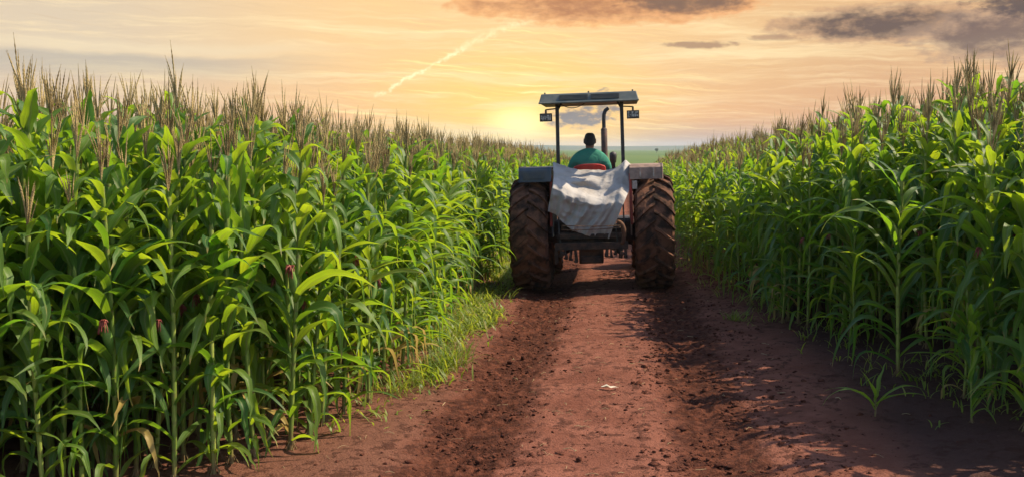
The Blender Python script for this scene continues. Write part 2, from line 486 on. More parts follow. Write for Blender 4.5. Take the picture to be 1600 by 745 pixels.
def corn(seed, lod, tassel=True, ear=False, H=1.95, bushy=1.0, nl=None, low=0.22):
    """parts of one plant -> dict name: (V,Q,UV,tint). lod 0 fine .. 2 coarse"""
    r = np.random.RandomState(seed)
    seg, ac, sn = ((13, 4, 8), (8, 2, 5), (5, 2, 4))[lod]
    parts = {}
    st = Acc()
    nn = 11 if lod == 0 else 6
    zz = np.linspace(0, H * 0.97, nn * (2 if lod == 0 else 1) + 1)
    lean = np.stack([0.035 * np.sin(zz * 1.3 + r.rand() * 6), 0.035 * np.sin(zz * 1.1 + r.rand() * 6), zz], 1)
    lean[:, :2] -= lean[0, :2]
    rad = 0.0155 * (1 - 0.62 * zz / H)
    if lod == 0: rad = rad * np.where(np.arange(len(zz)) % 2 == 0, 1.22, 0.95)
    st.add(tube_np(lean, rad, sn), 0.5)
    cx = lambda z: (np.interp(z, zz, lean[:, 0]), np.interp(z, zz, lean[:, 1]))
    if lod == 0:      # brace roots
        for k in range(5):
            a = k * 1.26 + r.rand()
            st.add(tube_np([(0.012 * math.cos(a), 0.012 * math.sin(a), 0.07), (0.04 * math.cos(a), 0.04 * math.sin(a), 0.02), (0.055 * math.cos(a), 0.055 * math.sin(a), -0.03)], 0.004, 4), 0.5)
    lv = Acc()
    n = nl or (22 if lod < 2 else 16)
    phi0 = r.rand() * 6.28
    for i in range(n):
        f = i / (n - 1)
        z = low + (H * 0.95 - low) * f
        phi = phi0 + (i % 2) * math.pi + r.normal(0, 0.42)
        L = (0.37 + 0.40 * math.sin(math.pi * min(1, 0.12 + f * 0.80))) * r.uniform(0.85, 1.12) * bushy
        W = (0.048 + 0.054 * math.sin(math.pi * min(1, 0.08 + 0.72 * f))) * r.uniform(0.88, 1.15) * (1.16 if lod == 0 else 1.0)
        if f > 0.72:       # top: erect, broad
            a0 = r.uniform(0.22, 0.58); a1 = r.uniform(0.8, 2.2); p = r.uniform(1.1, 2.0)
            L *= r.uniform(0.55, 0.78)
        elif f > 0.3:
            a0 = r.uniform(0.28, 0.70); a1 = r.uniform(1.6, 2.95); p = r.uniform(1.0, 1.7)
        else:
            a0 = r.uniform(0.5, 1.0); a1 = r.uniform(1.9, 2.9); p = r.uniform(0.9, 1.5); W *= 0.85
        kink = (r.uniform(0.3, 0.6), r.uniform(0.9, 1.8)) if r.rand() < 0.5 else None
        tint = r.rand() * 0.9
        if f < 0.18 and r.rand() < 0.14: tint = 0.97
        px, py = cx(z)
        V, Q, U = leaf(r, z, phi, L, W, a0, a1, p, kink, seg, ac, roll=r.normal(0, 0.5))
        V = V + np.array([px, py, 0])
        lv.add((V, Q, U), tint)
        if lod == 0:   # sheath clasping the stalk
            zs = np.array([z - 0.15, z - 0.06, z]); sx = np.stack([np.interp(zs, zz, lean[:, 0]), np.interp(zs, zz, lean[:, 1]), zs], 1)
            st.add(tube_np(sx, [0.014, 0.0165, 0.018], 6), tint)
    parts['stalk'] = st.get(); parts['leaves'] = lv.get()
    if tassel:
        ta = Acc(); px, py = cx(H)
        m, tn = ((30, 5), (8, 3), (4, 3))[lod]
        nb = (r.randint(8, 12), r.randint(6, 8), 5)[lod]
        rr0 = (0.0034, 0.0044, 0.0068)[lod]
        z0 = H * 0.94
        for b in range(nb + 1):
            main = b == 0
            a = r.rand() * 6.28
            spread = 0.03 if main else r.uniform(0.06, 0.24)
            bl = r.uniform(0.36, 0.54) if main else r.uniform(0.18, 0.33)
            zb = z0 + (0.0 if main else r.uniform(0.02, 0.13))
            s = np.linspace(0, 1, m)
            rad = spread * s * bl + (0.10 * bl * s ** 2 * r.uniform(-0.5, 1.6))
            q = np.stack([px + math.cos(a) * rad, py + math.sin(a) * rad, zb + bl * s * math.cos(spread)], 1)
            env = rr0 * (np.clip(s * 8, 0.45, 1)) * np.clip((1 - s) * 5, 0.25, 1)
            if lod == 0: env = env * (0.78 + 0.75 * (np.arange(m) % 2))
            ta.add(tube_np(q, env, tn), r.rand())
        parts['tassel'] = ta.get()
    if ear:
        ea = Acc(); si = Acc(); z = r.uniform(0.85, 1.08); a = r.rand() * 6.28
        px, py = cx(z); s = np.linspace(0, 1, 9)
        d = np.array([math.cos(a) * 0.35, math.sin(a) * 0.35, 0.93])
        base = np.array([px + 0.015 * math.cos(a), py + 0.015 * math.sin(a), z])
        q = base + d * (s[:, None] * 0.23)
        ea.add(tube_np(q, 0.030 * np.sin(np.pi * (0.12 + 0.82 * s)) ** 0.8, 8), 0.5)
        tip = base + d * 0.225
        for k in range(26):
            an = r.rand() * 6.28; sp = r.uniform(0.005, 0.03)
            s2 = np.linspace(0, 1, 5)
            q = tip + np.stack([math.cos(an) * sp * s2 * 1.2 + d[0] * 0.04 * s2, math.sin(an) * sp * s2 * 1.2 + d[1] * 0.04 * s2, 0.06 * s2 - r.uniform(0.04, 0.13) * s2 ** 2], 1)
            si.add(tube_np(q, [0.005, 0.005, 0.0045, 0.004, 0.003], 3), r.rand())
        parts['ear'] = ea.get(); parts['silk'] = si.get()
    return parts

PART_MAT = {'stalk': 'corn_stalk', 'leaves': 'corn_leaf', 'tassel': 'tassel', 'ear': 'husk', 'silk': 'silk'}
NV = 12
def proto_meshes(parts):
    return {k: np_mesh(k, V, Q, U, T, [M[PART_MAT[k]]]) for k, (V, Q, U, T) in parts.items()}
HI = [proto_meshes(corn(100 + i, 0, True, i % 2 == 0, H=1.98 + 0.03 * (i % 6))) for i in range(NV)]
EDGE = [proto_meshes(corn(200 + i, 0, True, i % 2 == 0, H=1.96 + 0.03 * (i % 6), nl=25, low=0.07)) for i in range(NV)]
BARE = [proto_meshes(corn(300 + i, 0, False, False, H=1.72, low=0.10, bushy=1.12, nl=24)) for i in range(3)]

def place_corn(meshes, x, y, rz, sc, label, group, tilt=(0, 0)):
    root = empty('corn_plant', (x, y, float(gz(x, y)) - 0.01), rz)
    root.rotation_euler = (tilt[0], tilt[1], rz)
    root.scale = (sc, sc, sc)
    ear = None
    for k, me in meshes.items():
        if k == 'silk': continue
        o = link(k, me, root)
        if k == 'ear': link('silk', meshes['silk'], o)
    tag(root, label, 'corn plant', group)
    return root

# every plant position
cand = []
def rows(side):
    for i in range(20):
        y = 4.9 + rng.rand() * 0.3 if side < 0 else 6.7 + rng.rand() * 0.4
        while y < 66:
            e = float(edge_l(y) if side < 0 else edge_r(y))
            x = e + side * (i * (0.42 if y < 14 else 0.56)) + rng.normal(0, 0.07)
            sp = rng.uniform(0.15, 0.31) if side > 0 and i < 2 else rng.uniform(0.12, 0.24) if i < 5 else rng.uniform(0.19, 0.30)
            if side > 0 and i == 0 and y < 11 and rng.rand() < 0.45: y += sp; continue
            # rows far from any sight line are thinned
            sc = rng.uniform(0.91, 1.08) * ((0.86, 0.92, 0.97, 1.0)[min(i, 3)] + 0.02)
            sc *= np.interp(y, [9, 16], [1.075, 1.0]) if side < 0 else np.interp(y, [7, 10, 13, 17, 25, 40], [1.06, 1.06, 1.01, 0.90, 0.88, 0.90])
            cand.append((x, y, side, i, sc, rng.rand() * 6.28, rng.randint(NV)))
            y += sp * (1 if y < 30 else 1.25)
rows(-1); rows(1)
# keep clear space round the solitary plants and behind the tractor wheels
def clear(x, y):
    return any((x - a) ** 2 + (y - b) ** 2 < c * c for a, b, c in ((-2.0, 8.0, 0.22), (2.30, 8.55, 0.42), (2.62, 6.75, 0.35), (2.74, 6.3, 0.3), (1.84, 7.4, 0.4)))
cand = [c for c in cand if not clear(c[0], c[1])]
def score(c):
    d = math.hypot(c[0], c[1])
    return d + 0.62 * c[3] + (0 if abs(math.atan2(c[0], c[1]) + 0.10) < 0.54 else 30)
order = sorted(range(len(cand)), key=lambda i: score(cand[i]))
near_ids = set(order[:287])
LAB = {
    (-1, 0): ('green corn plant with brown tassel in left field front row beside grassy track edge', 'corn plants in the front row of the left field'),
    (-1, 1): ('tasselled corn plant standing behind the front row of the left field', 'corn plants deeper in the left field'),
    (1, 0): ('green corn plant with brown tassel in shaded first row right of dirt track', 'corn plants in the front row of the right field'),
    (1, 1): ('tasselled corn plant standing behind the front row of the right field', 'corn plants deeper in the right field'),
}
LAB_EAR = {
    (-1, 0): 'front row corn plant of left field with red silked cob on its stalk',
    (-1, 1): 'inner row corn plant of left field with red silked cob on its stalk',
    (1, 0): 'front row corn plant of right field with red silked cob on its stalk',
    (1, 1): 'inner row corn plant of right field with red silked cob on its stalk'}
for i in sorted(near_ids):
    x, y, side, row, sc, rz, v = cand[i]
    key = (side, min(row, 1))
    lab, grp = LAB[key]
    P = EDGE if row == 0 else HI
    if 'ear' in P[v]: lab = LAB_EAR[key]
    place_corn(P[v], x, y, rz, sc, lab, grp, (rng.normal(0, 0.03), rng.normal(0, 0.03)))
place_corn(HI[4], -2.0, 8.0, 1.2, 0.90, 'dark green corn plant standing alone on left track edge beside the grass tuft', 'solitary corn plants at the track edge')
place_corn(BARE[0], 2.30, 8.55, 0.4, 0.98, 'bushy corn plant without tassel standing out on bare soil behind the corn seedling', 'solitary corn plants at the track edge')
place_corn(BARE[1], 2.66, 6.85, 2.0, 0.95, 'closest right hand corn plant with long drooping blue green leaves over dark soil', 'solitary corn plants at the track edge')

for k, (x, y, sc) in enumerate(((2.22, 9.75, 0.66), (1.80, 11.3, 0.74), (2.56, 7.75, 0.62), (1.62, 12.6, 0.78), (2.42, 7.15, 0.46), (1.40, 14.2, 0.74))):
    place_corn(BARE[k % 3], x, y, 1.3 * k, sc, 'short bushy corn plant without tassel in front of the shaded right corn edge', 'short corn plants before the right field')
place_corn(BARE[2], 2.74, 6.30, 1.0, 0.86, 'low bushy corn plant at lower right corner with blades drooping over dark soil', 'solitary corn plants at the track edge')

# the rest of both fields as one mass
def mass():
    MID = [corn(100 + i, 1, True, False, H=1.98 + 0.03 * (i % 6)) for i in range(NV)]
    FAR = [corn(100 + i, 2, True, False, H=1.98 + 0.03 * (i % 6)) for i in range(NV)]
    names = ['stalk', 'leaves', 'tassel']
    rest = [c for i, c in enumerate(cand) if i not in near_ids]
    Vs, Qs, Us, Ts, Ms = [], [], [], [], []; off = 0
    for lod, P in ((1, MID), (2, FAR)):
        for v in range(NV):
            inst = [c for c in rest if c[6] == v and ((c[1] > 26 or c[3] > 8) == (lod == 2))]
            if not inst: continue
            A = np.array([(c[0], c[1], c[4], c[5]) for c in inst])
            zg = gz(A[:, 0], A[:, 1]) - 0.01
            cs, sn = np.cos(A[:, 3]), np.sin(A[:, 3])
            tx = np.random.RandomState(v + lod * 50).normal(0, 0.03, (len(A), 2))
            for mi, nm in enumerate(names):
                V, Q, U, T = P[v][nm]
                m, n = len(A), len(V)
                x = V[None, :, 0] * cs[:, None] - V[None, :, 1] * sn[:, None] + tx[:, :1] * V[None, :, 2]
                y = V[None, :, 0] * sn[:, None] + V[None, :, 1] * cs[:, None] + tx[:, 1:] * V[None, :, 2]
                W = np.stack([x * A[:, 2:3] + A[:, :1], y * A[:, 2:3] + A[:, 1:2], V[None, :, 2] * A[:, 2:3] + zg[:, None]], 2)
                Vs.append(W.reshape(-1, 3).astype(np.float32))
                Qs.append((Q[None] + (np.arange(m) * n)[:, None, None]).reshape(-1, 4).astype(np.int32) + off)
                Us.append(np.tile(U, (m, 1)).astype(np.float32))
                tt = np.tile(T, m)
                if nm == 'leaves': tt = np.where(tt < 0.92, np.clip(tt + np.repeat(np.random.RandomState(v).normal(0, 0.1, m), n), 0, 0.9), tt)
                Ts.append(tt.astype(np.float32))
                Ms.append(np.full(m * len(Q), mi, np.int32)); off += m * n
    me = np_mesh('corn_field', np.concatenate(Vs), np.concatenate(Qs), np.concatenate(Us), np.concatenate(Ts),
                 [M[PART_MAT[k]] for k in names], np.concatenate(Ms))
    o = link('corn_field', me)
    tag(o, 'dense tasselled corn filling both fields farther along the track', 'corn field', None, 'stuff')
    print('FIELD plants', len(rest), 'faces', len(me.polygons))
mass()

# seedling in front of the solitary right plant
def seedling():
    r = np.random.RandomState(5); A = Acc(); St = Acc()
    St.add(tube_np([(0, 0, -0.01), (0.004, 0, 0.06), (0.0, 0.004, 0.13)], [0.007, 0.007, 0.006], 7), 0.5)
    for k, (phi, L, a0, a1) in enumerate(((3.3, 0.50, 0.45, 2.75), (0.1, 0.46, 0.45, 2.4), (2.6, 0.40, 0.8, 2.2), (-0.35, 0.40, 0.9, 2.0), (0.9, 0.30, 0.15, 0.7), (3.6, 0.27, 0.3, 0.9))):
        A.add(leaf(r, 0.05 + 0.014 * k, phi, L, 0.040, a0, a1, 1.25, None, 12, 4, r0=0.006), 0.8)
    root = empty('corn_seedling', (1.84, 7.4, float(gz(1.84, 7.4))), 0)
    tag(root, 'small young corn seedling alone on shaded red soil at right', 'seedling')
    V, Q, U, T = St.get(); link('stalk', np_mesh('stalk', V, Q, U, T, [M['corn_stalk']]), root)
    V, Q, U, T = A.get(); link('leaves', np_mesh('leaves', V, Q, U, T, [M['corn_leaf']]), root)
seedling()

# ---------------------------------------------------------------- grass and weeds
def blades(r, spots, hmin, hmax, wid=0.007, per=22, spread=0.06):
    A = Acc()
    for (x, y, k) in spots:
        z = float(gz(x, y))
        for b in range(max(3, int(per * k))):
            bx = x + r.normal(0, spread); by = y + r.normal(0, spread)
            V, Q, U = leaf(r, 0, r.rand() * 6.28, r.uniform(hmin, hmax) * (0.6 + 0.5 * k), wid * r.uniform(0.7, 1.6), r.uniform(0.1, 0.85), r.uniform(0.9, 2.6), 1.3, None, 5, 1, r0=0.003)
            A.add((V + np.array([bx, by, z - 0.005]), Q, U), min(0.99, r.rand()))
    return A.get()
def grass():
    r = np.random.RandomState(21); sp = []
    for _ in range(1900):                      # left verge
        y = 6.3 + 16 * r.rand() ** 0.8
        x = -1.62 - abs(r.normal(0, 0.30)) + 0.14 * math.sin(y * 1.7)
        d = float(vnoise(x * 2.0, y * 1.1, 9)) + 0.5
        if y < 9.0: d *= 0.5 + 0.5 * sstep(6.3, 9.2, y)
        if y > 10: d += 0.12
        if d < 0.54 or x < -2.9: continue
        if y > 10.5 and r.rand() < 0.5: x -= 0.15 * r.rand()
        sp.append((x - (0.25 if y < 8.2 else 0.0), y, min(1, 0.25 + (d - 0.35) * 1.4)))
    for _ in range(130):
        y = 7.2 + 5.5 * r.rand(); x = -1.50 - 0.45 * r.rand() - (0.22 if y < 8.3 else 0.0)
        sp.append((x, y, 0.15 + 0.35 * r.rand()))
    for _ in range(190):                       # taller weeds under the corn edge toward the tractor
        y = 10.0 + 9 * r.rand(); sp.append((-1.55 - 0.75 * r.rand() ** 0.7, y, 0.45 + 0.5 * r.rand()))
    V, Q, U, T = blades(r, sp, 0.05, 0.27, 0.019, 6, 0.11)
    o = link('grass', np_mesh('grass', V, Q, U, T, [M['grass_blade']]))
    tag(o, 'bright green grass along the left edge of the dirt track', 'grass', None, 'stuff')
    sp = []
    for _ in range(220):
        y = 6.8 + 12 * r.rand(); x = float(edge_r(y)) - abs(r.normal(0.0, 0.28)) + 0.15
        sp.append((x, y, 0.2 + 0.4 * r.rand() ** 2))
    V, Q, U, T = blades(r, sp, 0.10, 0.28, 0.012, 8, 0.035)
    o = link('weeds', np_mesh('weeds', V, Q, U, T, [M['grass_blade']]))
    tag(o, 'sparse low weeds at the foot of the right corn', 'weeds', None, 'stuff')
    # countable tufts
    for (x, y, n, hm, lab) in ((-1.60, 9.4, 18, 0.36, 'bright bushy grass tuft at left track edge beside the solitary corn plant'),
                               (-1.80, 8.55, 10, 0.30, 'low grass tuft with dry straw at the foot of the solitary corn plant'),
                               (1.36, 11.6, 4, 0.22, 'small leafy weed tuft on bare soil below the right corn')):
        sp = [(x + r.normal(0, 0.09 if n > 5 else 0.04), y + r.normal(0, 0.13 if n > 5 else 0.05), 0.9) for _ in range(n)]
        z = float(gz(x, y))
        V, Q, U, T = blades(r, sp, hm * 0.5, hm, 0.009, 16, 0.04)
        o = link('grass_tuft', np_mesh('grass_tuft', V - np.array([x, y, z]), Q, U, T, [M['grass_blade']]))
        o.location = (x, y, z); tag(o, lab, 'grass tuft')
grass()

# ---------------------------------------------------------------- clods and litter
def clods():
    r = np.random.RandomState(3)
    bm = bmesh.new(); bmesh.ops.create_icosphere(bm, subdivisions=2, radius=1)
    base = np.array([v.co[:] for v in bm.verts]); F = np.array([[v.index for v in f.verts] for f in bm.faces]); bm.free()
    N = 12000; Vs = []; Fs = []; n = 0
    for _ in range(N):
        y = 5.2 + 13 * r.rand() ** 1.5
        q = r.rand()
        if q < 0.38: x = r.normal(-1.05, 0.30)
        elif q < 0.72: x = r.normal(0.85, 0.38)
        elif q < 0.88: x = r.uniform(-2.4, 2.6)
        else: x = r.normal(0.42, 0.13)
        if vnoise(x * 3.1, y * 2.3, 12) < -0.06 and r.rand() < 0.85: continue
        s = 0.0030 + 0.0042 * r.exponential()
        if 0.72 <= q < 0.88: s = 0.0026 + 0.0018 * r.exponential()
        if s > 0.026: s = 0.026
        low = s < 0.009
        b = base
        k = 1 + 0.45 * (np.sin(b[:, 0] * 2.3 + n) * np.cos(b[:, 1] * 2.9 + n * 1.7) + 0.6 * np.sin(b[:, 2] * 4.1 + n)) + r.normal(0, 0.14, len(b)) if not low else 1 + 0.3 * np.sin(b[:, 0] * 3 + n) * np.cos(b[:, 2] * 3 + n)
        V = b * np.asarray(k)[:, None] * s * np.array([r.uniform(0.8, 1.3), r.uniform(0.8, 1.3), r.uniform(0.5, 0.85)])
        Vs.append(V + np.array([x, y, float(gz_s(x, y)) + s * 0.1 + (float(gz(x, y)) - float(gz_s(x, y)))]))
        Fs.append(F + n * len(b)); n += 1
    V = np.concatenate(Vs); F = np.concatenate(Fs)
    me = bpy.data.meshes.new('clods')
    me.vertices.add(len(V)); me.vertices.foreach_set('co', V.astype(np.float32).ravel())
    me.loops.add(3 * len(F)); me.loops.foreach_set('vertex_index', F.astype(np.int32).ravel())
    me.polygons.add(len(F)); me.polygons.foreach_set('loop_start', np.arange(0, 3 * len(F), 3, dtype=np.int32))
    me.materials.append(M['soil_clod']); me.update(calc_edges=True)
    tag(link('rubble', me), 'loose red soil clods strewn over the wheel ruts', 'soil clods', None, 'stuff')
    A = Acc()
    for _ in range(260):
        y = 5.6 + 9 * r.rand(); x = r.choice([r.normal(-1.9, 0.35), r.uniform(-1.6, 2.2), r.normal(-0.3, 0.4)])
        L = r.uniform(0.02, 0.10); a = r.rand() * 6.28; z = float(gz(x, y)) + 0.006
        q = [(x, y, z), (x + L / 2 * math.cos(a), y + L / 2 * math.sin(a), z + r.uniform(0, 0.015)), (x + L * math.cos(a + 0.2), y + L * math.sin(a + 0.2), z + 0.003)]
        A.add(tube_np(q, r.uniform(0.001, 0.0026), 4), r.rand())
    V, Q, U, T = A.get()
    tag(link('litter', np_mesh('litter', V, Q, U, T, [M['straw']])), 'short pale straw bits scattered over the red soil', 'straw', None, 'stuff')
    # pale scrap lying on the central hump
    V, Q, U = leaf(r, 0, 0, 0.145, 0.055, 1.45, 1.6, 1.0, None, 10, 4, roll=0.2)
    x, y = -0.135, 8.42
    o = link('husk_scrap', np_mesh('husk_scrap', V, Q, U, np.full(len(V), .5), [M['scrap_paper']]))
    o.location = (x, y, float(gz(x, y)) + 0.014); tag(o, 'pale dry husk scrap lying on the middle of the dirt track', 'husk')
clods()

# ---------------------------------------------------------------- tractor
TX, TY = -0.335, 15.0
zl = float(gz_s(TX - 0.88, TY)); zr = float(gz_s(TX + 0.88, TY))
ROLL = math.atan2(zr - zl, 1.76)
tr = empty('tractor', (TX, TY, (zl + zr) / 2 - 0.012))
tr.rotation_euler = (0, -ROLL, 0)
tag(tr, 'old open farm tractor with dusty lugged tyres and flat canopy on red track', 'tractor')

def tyre(parent, name, cx, cy, Rr, W, nl, lugh):
    g = MB(); h = W / 2; c = (cx, cy, Rr)
    Rc = Rr - lugh; rim = Rr * 0.56
    prof = [(-h * 0.62, rim), (-h * 0.86, rim + 0.05), (-h * 1.0, Rc * 0.80), (-h * 0.97, Rc * 0.90), (-h * 0.86, Rc * 0.965), (-h * 0.5, Rc * 0.995), (0, Rc),
            (h * 0.5, Rc * 0.995), (h * 0.86, Rc * 0.965), (h * 0.97, Rc * 0.90), (h * 1.0, Rc * 0.80), (h * 0.86, rim + 0.05), (h * 0.62, rim)]
    g.lathe(prof, c, 'X', 72)
    px = [p[0] for p in prof[6:10]]; pr = [p[1] for p in prof[6:10]]
    da = 2 * math.pi / nl
    for sd in (-1, 1):
        for k in range(nl):
            al0 = k * da + (da / 2 if sd > 0 else 0)
            V = []
            T = [0.0, 0.3, 0.62, 0.88, 1.0]
            for ti, t in enumerate(T):
                xx = -0.03 * h + t * (h * 1.0 + 0.03 * h)
                rb = float(np.interp(xx, px, pr)) if t < 1 else Rc * 0.87
                al = al0 - 0.30 * t ** 1.15
                hw = (0.034 - 0.006 * math.sin(math.pi * t)) * (1 if Rr > 0.6 else 0.7)
                top = min(lugh + 0.004, Rr - rb + 0.0) if t < 1 else lugh * 0.75
                for (rad, dw) in ((rb - 0.01, 1.25), (rb + top, 0.8)):
                    xo = xx * sd + (0.012 * sd if (t == 1 and rad > rb) else 0)
                    for e in (-1, 1):
                        a = al + e * hw * dw / Rr
                        V.append((cx + xo, cy - rad * math.cos(a), Rr + rad * math.sin(a)))
            F = []
            for i in range(len(T) - 1):
                o = i * 4; q = o + 4
                F += [(o + 2, o + 3, q + 3, q + 2), (o, o + 2, q + 2, q), (o + 3, o + 1, q + 1, q + 3)]
            F += [(0, 1, 3, 2), (16, 18, 19, 17)]
            if sd < 0: F = [f[::-1] for f in F]
            g.add(V, F)
    w = empty(name, (0, 0, 0)); w.parent = parent
    t = g.build('tyre', M['tyre_rubber'], w)
    m = MB()
    s = 1 if cx > 0 else -1
    m.lathe([(-h * 0.66, rim + 0.012), (-h * 0.5, rim - 0.01), (-h * 0.45, rim - 0.05), (h * 0.45, rim - 0.05), (h * 0.5, rim - 0.01), (h * 0.66, rim + 0.012)], c, 'X', 48)
    m.lathe([(s * h * 0.1, rim - 0.05), (s * h * 0.02, rim * 0.55), (s * h * 0.15, rim * 0.35), (s * h * 0.3, 0.10), (s * h * 0.32, 0.001)], c, 'X', 48)
    m.lathe([(s * h * 0.06, rim - 0.05), (-s * h * 0.02, rim * 0.55), (s * h * 0.1, 0.001)], c, 'X', 48)
    m.build('rim', M['rim_paint'], w, smooth=True)
    return w
for sx in (-1, 1):
    tyre(tr, 'rear_wheel', sx * 0.885, 0, 0.825, 0.545, 22, 0.040)
    tyre(tr, 'front_wheel', sx * 0.72, 2.35, 0.42, 0.25, 18, 0.02)

# fenders: flat top, tail panel, inner side plate
for sx, mt in ((-1, 'fender_blue'), (1, 'fender_brown')):
    g = MB()
    x0, x1 = 0.55, 1.005
    cx = sx * (x0 + x1) / 2; w = x1 - x0
    prof = [(-0.52, 1.595), (-0.50, 1.76), (-0.44, 1.80), (0.55, 1.80), (0.75, 1.66), (0.86, 1.40)]
    V = []
    for y, z in prof:
        V += [(cx - w / 2, y, z), (cx + w / 2, y, z)]
    inner = [(y + (0.03 if i < 2 else 0), z - (0.03 if i >= 2 else 0)) for i, (y, z) in enumerate(prof)]
    for y, z in inner:
        V += [(cx - w / 2, y, z), (cx + w / 2, y, z)]
    n = len(prof); F = []
    for i in range(n - 1):
        a = 2 * i; b = 2 * n + 2 * i
        F += [(a, a + 1, a + 3, a + 2), (b, b + 2, b + 3, b + 1), (a, a + 2, b + 2, b), (a + 1, b + 1, b + 3, a + 3)]
    F += [(0, 2 * n, 2 * n + 1, 1), (2 * n - 2, 2 * n - 1, 4 * n - 1, 4 * n - 2)]
    g.add(V, F)
    # inner side plate from top to axle
    g.box((sx * 0.562, 0.1, 1.28), (0.02, 1.05, 0.96))
    fd = g.build('fender', M[mt], tr, bevel=0.012)
    fd['label'] = 'dark blue grey fender' if sx < 0 else 'brown fender with ribbed tail panel'
    # rolled outer lip
    l = MB(); l.tube([(sx * x1, y, z) for y, z in prof], 0.013, 6); l.build('fender_lip', M[mt], fd)
    if sx > 0:
        for xx in (0.70, 0.885):
            q = MB(); q.box((xx, -0.523, 1.688), (0.022, 0.012, 0.12)); q.build('rib', M['tail_lens'], fd, bevel=0.003)
        q = MB(); q.box((0.62, -0.475, 1.52), (0.07, 0.05, 0.12)); q.build('tail_light', M['tail_lens'], fd, bevel=0.006)
    else:
        q = MB(); q.box((-0.80, -0.522, 1.69), (0.30, 0.010, 0.10)); q.build('tail_light', M[mt], fd, bevel=0.004)
    # red upright
    r_ = MB(); r_.box((sx * 0.565, -0.455, 1.32), (0.035, 0.05, 0.72), Matrix.Rotation(-0.02 * sx, 3, 'Y'))
    r_.build('upright', M['red_paint'], tr, bevel=0.005)

# canopy posts and roof
for sx in (-1, 1):
    p = MB()
    p.tube([(sx * 0.468, -0.14, 1.36), (sx * 0.468, -0.13, 1.80), (sx * 0.462, -0.12, 2.70)], 0.036, 4)
    p.tube([(sx * 0.462, -0.12, 2.60), (sx * 0.40, -0.10, 2.715)], 0.02, 4)
    p.box((sx * 0.468, -0.14, 1.75), (0.13, 0.12, 0.03))
    p.build('canopy_post', M['dark_steel'], tr, bevel=0.004)
g = MB()
zb, zt = 2.705, 2.835
rear, front, hw = -0.42, 0.98, 0.705
V = [(-hw, rear, zb), (hw, rear, zb), (hw, front, zb), (-hw, front, zb), (-hw + 0.035, rear + 0.07, zt), (hw - 0.035, rear + 0.07, zt), (hw - 0.035, front - 0.06, zt), (-hw + 0.035, front - 0.06, zt)]
g.add(V, [(3, 2, 1, 0), (4, 5, 6, 7), (0, 1, 5, 4), (1, 2, 6, 5), (2, 3, 7, 6), (3, 0, 4, 7)])
roof = g.build('canopy_roof', M['roof_steel'], tr, bevel=0.01)
q = MB(); q.tube([(-hw, rear - 0.004, zb), (hw, rear - 0.004, zb)], 0.014, 6); q.build('edge_trim', M['roof_steel'], roof)
for xx in (-0.21, 0.23):
    q = MB(); rt = Matrix.Rotation(-math.atan2(0.07, 0.13), 3, 'X')
    q.box((xx, rear + 0.030, (zb + zt) / 2 + 0.005), (0.40, 0.012, 0.075), rt)
    for k in range(4): q.box((xx, rear + 0.012 + 0.010 * k, (zb + zt) / 2 - 0.025 + k * 0.019), (0.38, 0.012, 0.005), rt)
    q.build('vent_panel', M['roof_vent'], roof)
for xx in (-0.62, 0.0, 0.62):
    q = MB(); q.tube([(xx, rear + 0.1, zt - 0.01), (xx, rear + 0.1, zt + 0.022)], 0.012, 6); q.build('bolt', M['dark_steel'], roof)
q = MB(); s = np.linspace(0, 1, 12)
q.tube([(-0.40 + 0.34 * t, -0.30, 2.69 - 0.24 * t * (1 - t) + 0.0) for t in s], 0.006, 5); q.build('cable', M['dark_steel'], roof)

# work lights hung from the roof corners
for sx in (-1, 1):
    g = MB(); cx = sx * 0.622
    g.box((cx, -0.20, 2.51), (0.175, 0.09, 0.115), None)
    g.tube([(cx, -0.19, 2.56), (cx, -0.19, 2.625)], 0.016, 6)
    g.tube([(cx, -0.19, 2.62), (sx * 0.47, -0.13, 2.635)], 0.011, 6)
    wl = g.build('work_light', M['dark_steel'], tr, bevel=0.01)
    q = MB(); q.box((cx, -0.247, 2.51), (0.145, 0.012, 0.085)); q.build('lens', M['lens_plastic'], wl, bevel=0.003)
    q = MB()
    for k in range(4): q.box((cx - 0.05 + k * 0.034, -0.256, 2.51), (0.005, 0.006, 0.09))
    q.box((cx, -0.256, 2.515), (0.15, 0.005, 0.006)); q.build('guard', M['dark_steel'], wl)

# bonnet, engine, transmission, axles
g = MB()
g.box((0, 1.85, 1.20), (0.56, 1.70, 0.44), None, 0.96); g.box((0, 2.72, 1.08), (0.54, 0.06, 0.66))
g.build('bonnet', M['red_paint'], tr, bevel=0.04)
g = MB()
for k in range(9): g.box((0, 2.758, 0.82 + 0.06 * k), (0.46, 0.012, 0.022))
g.build('grille', M['dark_steel'], tr)
g = MB(); g.box((0, 1.55, 0.80), (0.42, 2.2, 0.42)); g.box((0, 2.35, 0.52), (1.26, 0.14, 0.12)); g.box((0, 2.5, 0.72), (0.4, 0.5, 0.3))
for sx in (-1, 1): g.tube([(sx * 0.62, 2.35, 0.5), (sx * 0.66, 2.35, 0.42)], 0.06, 10)
g.build('engine', M['greasy_iron'], tr, bevel=0.02)
g = MB(); g.tube([(-0.72, 0, 0.825), (0.72, 0, 0.825)], 0.125, 16); g.box((0, 0.05, 0.86), (0.44, 0.70, 0.52)); g.lathe([(-0.30, 0.2), (-0.2, 0.24), (0.2, 0.24), (0.30, 0.2)], (0, 0, 0.825), 'X', 24)
for sx in (-1, 1): g.lathe([(-0.10, 0.17), (0.10, 0.19)], (sx * 0.48, 0, 0.825), 'X', 20)
g.build('rear_axle', M['greasy_iron'], tr, bevel=0.02)
# platform / foot plates
g = MB()
for sx in (-1, 1): g.box((sx * 0.40, 0.75, 0.98), (0.30, 0.75, 0.025))
g.build('footplate', M['dark_steel'], tr, bevel=0.004)

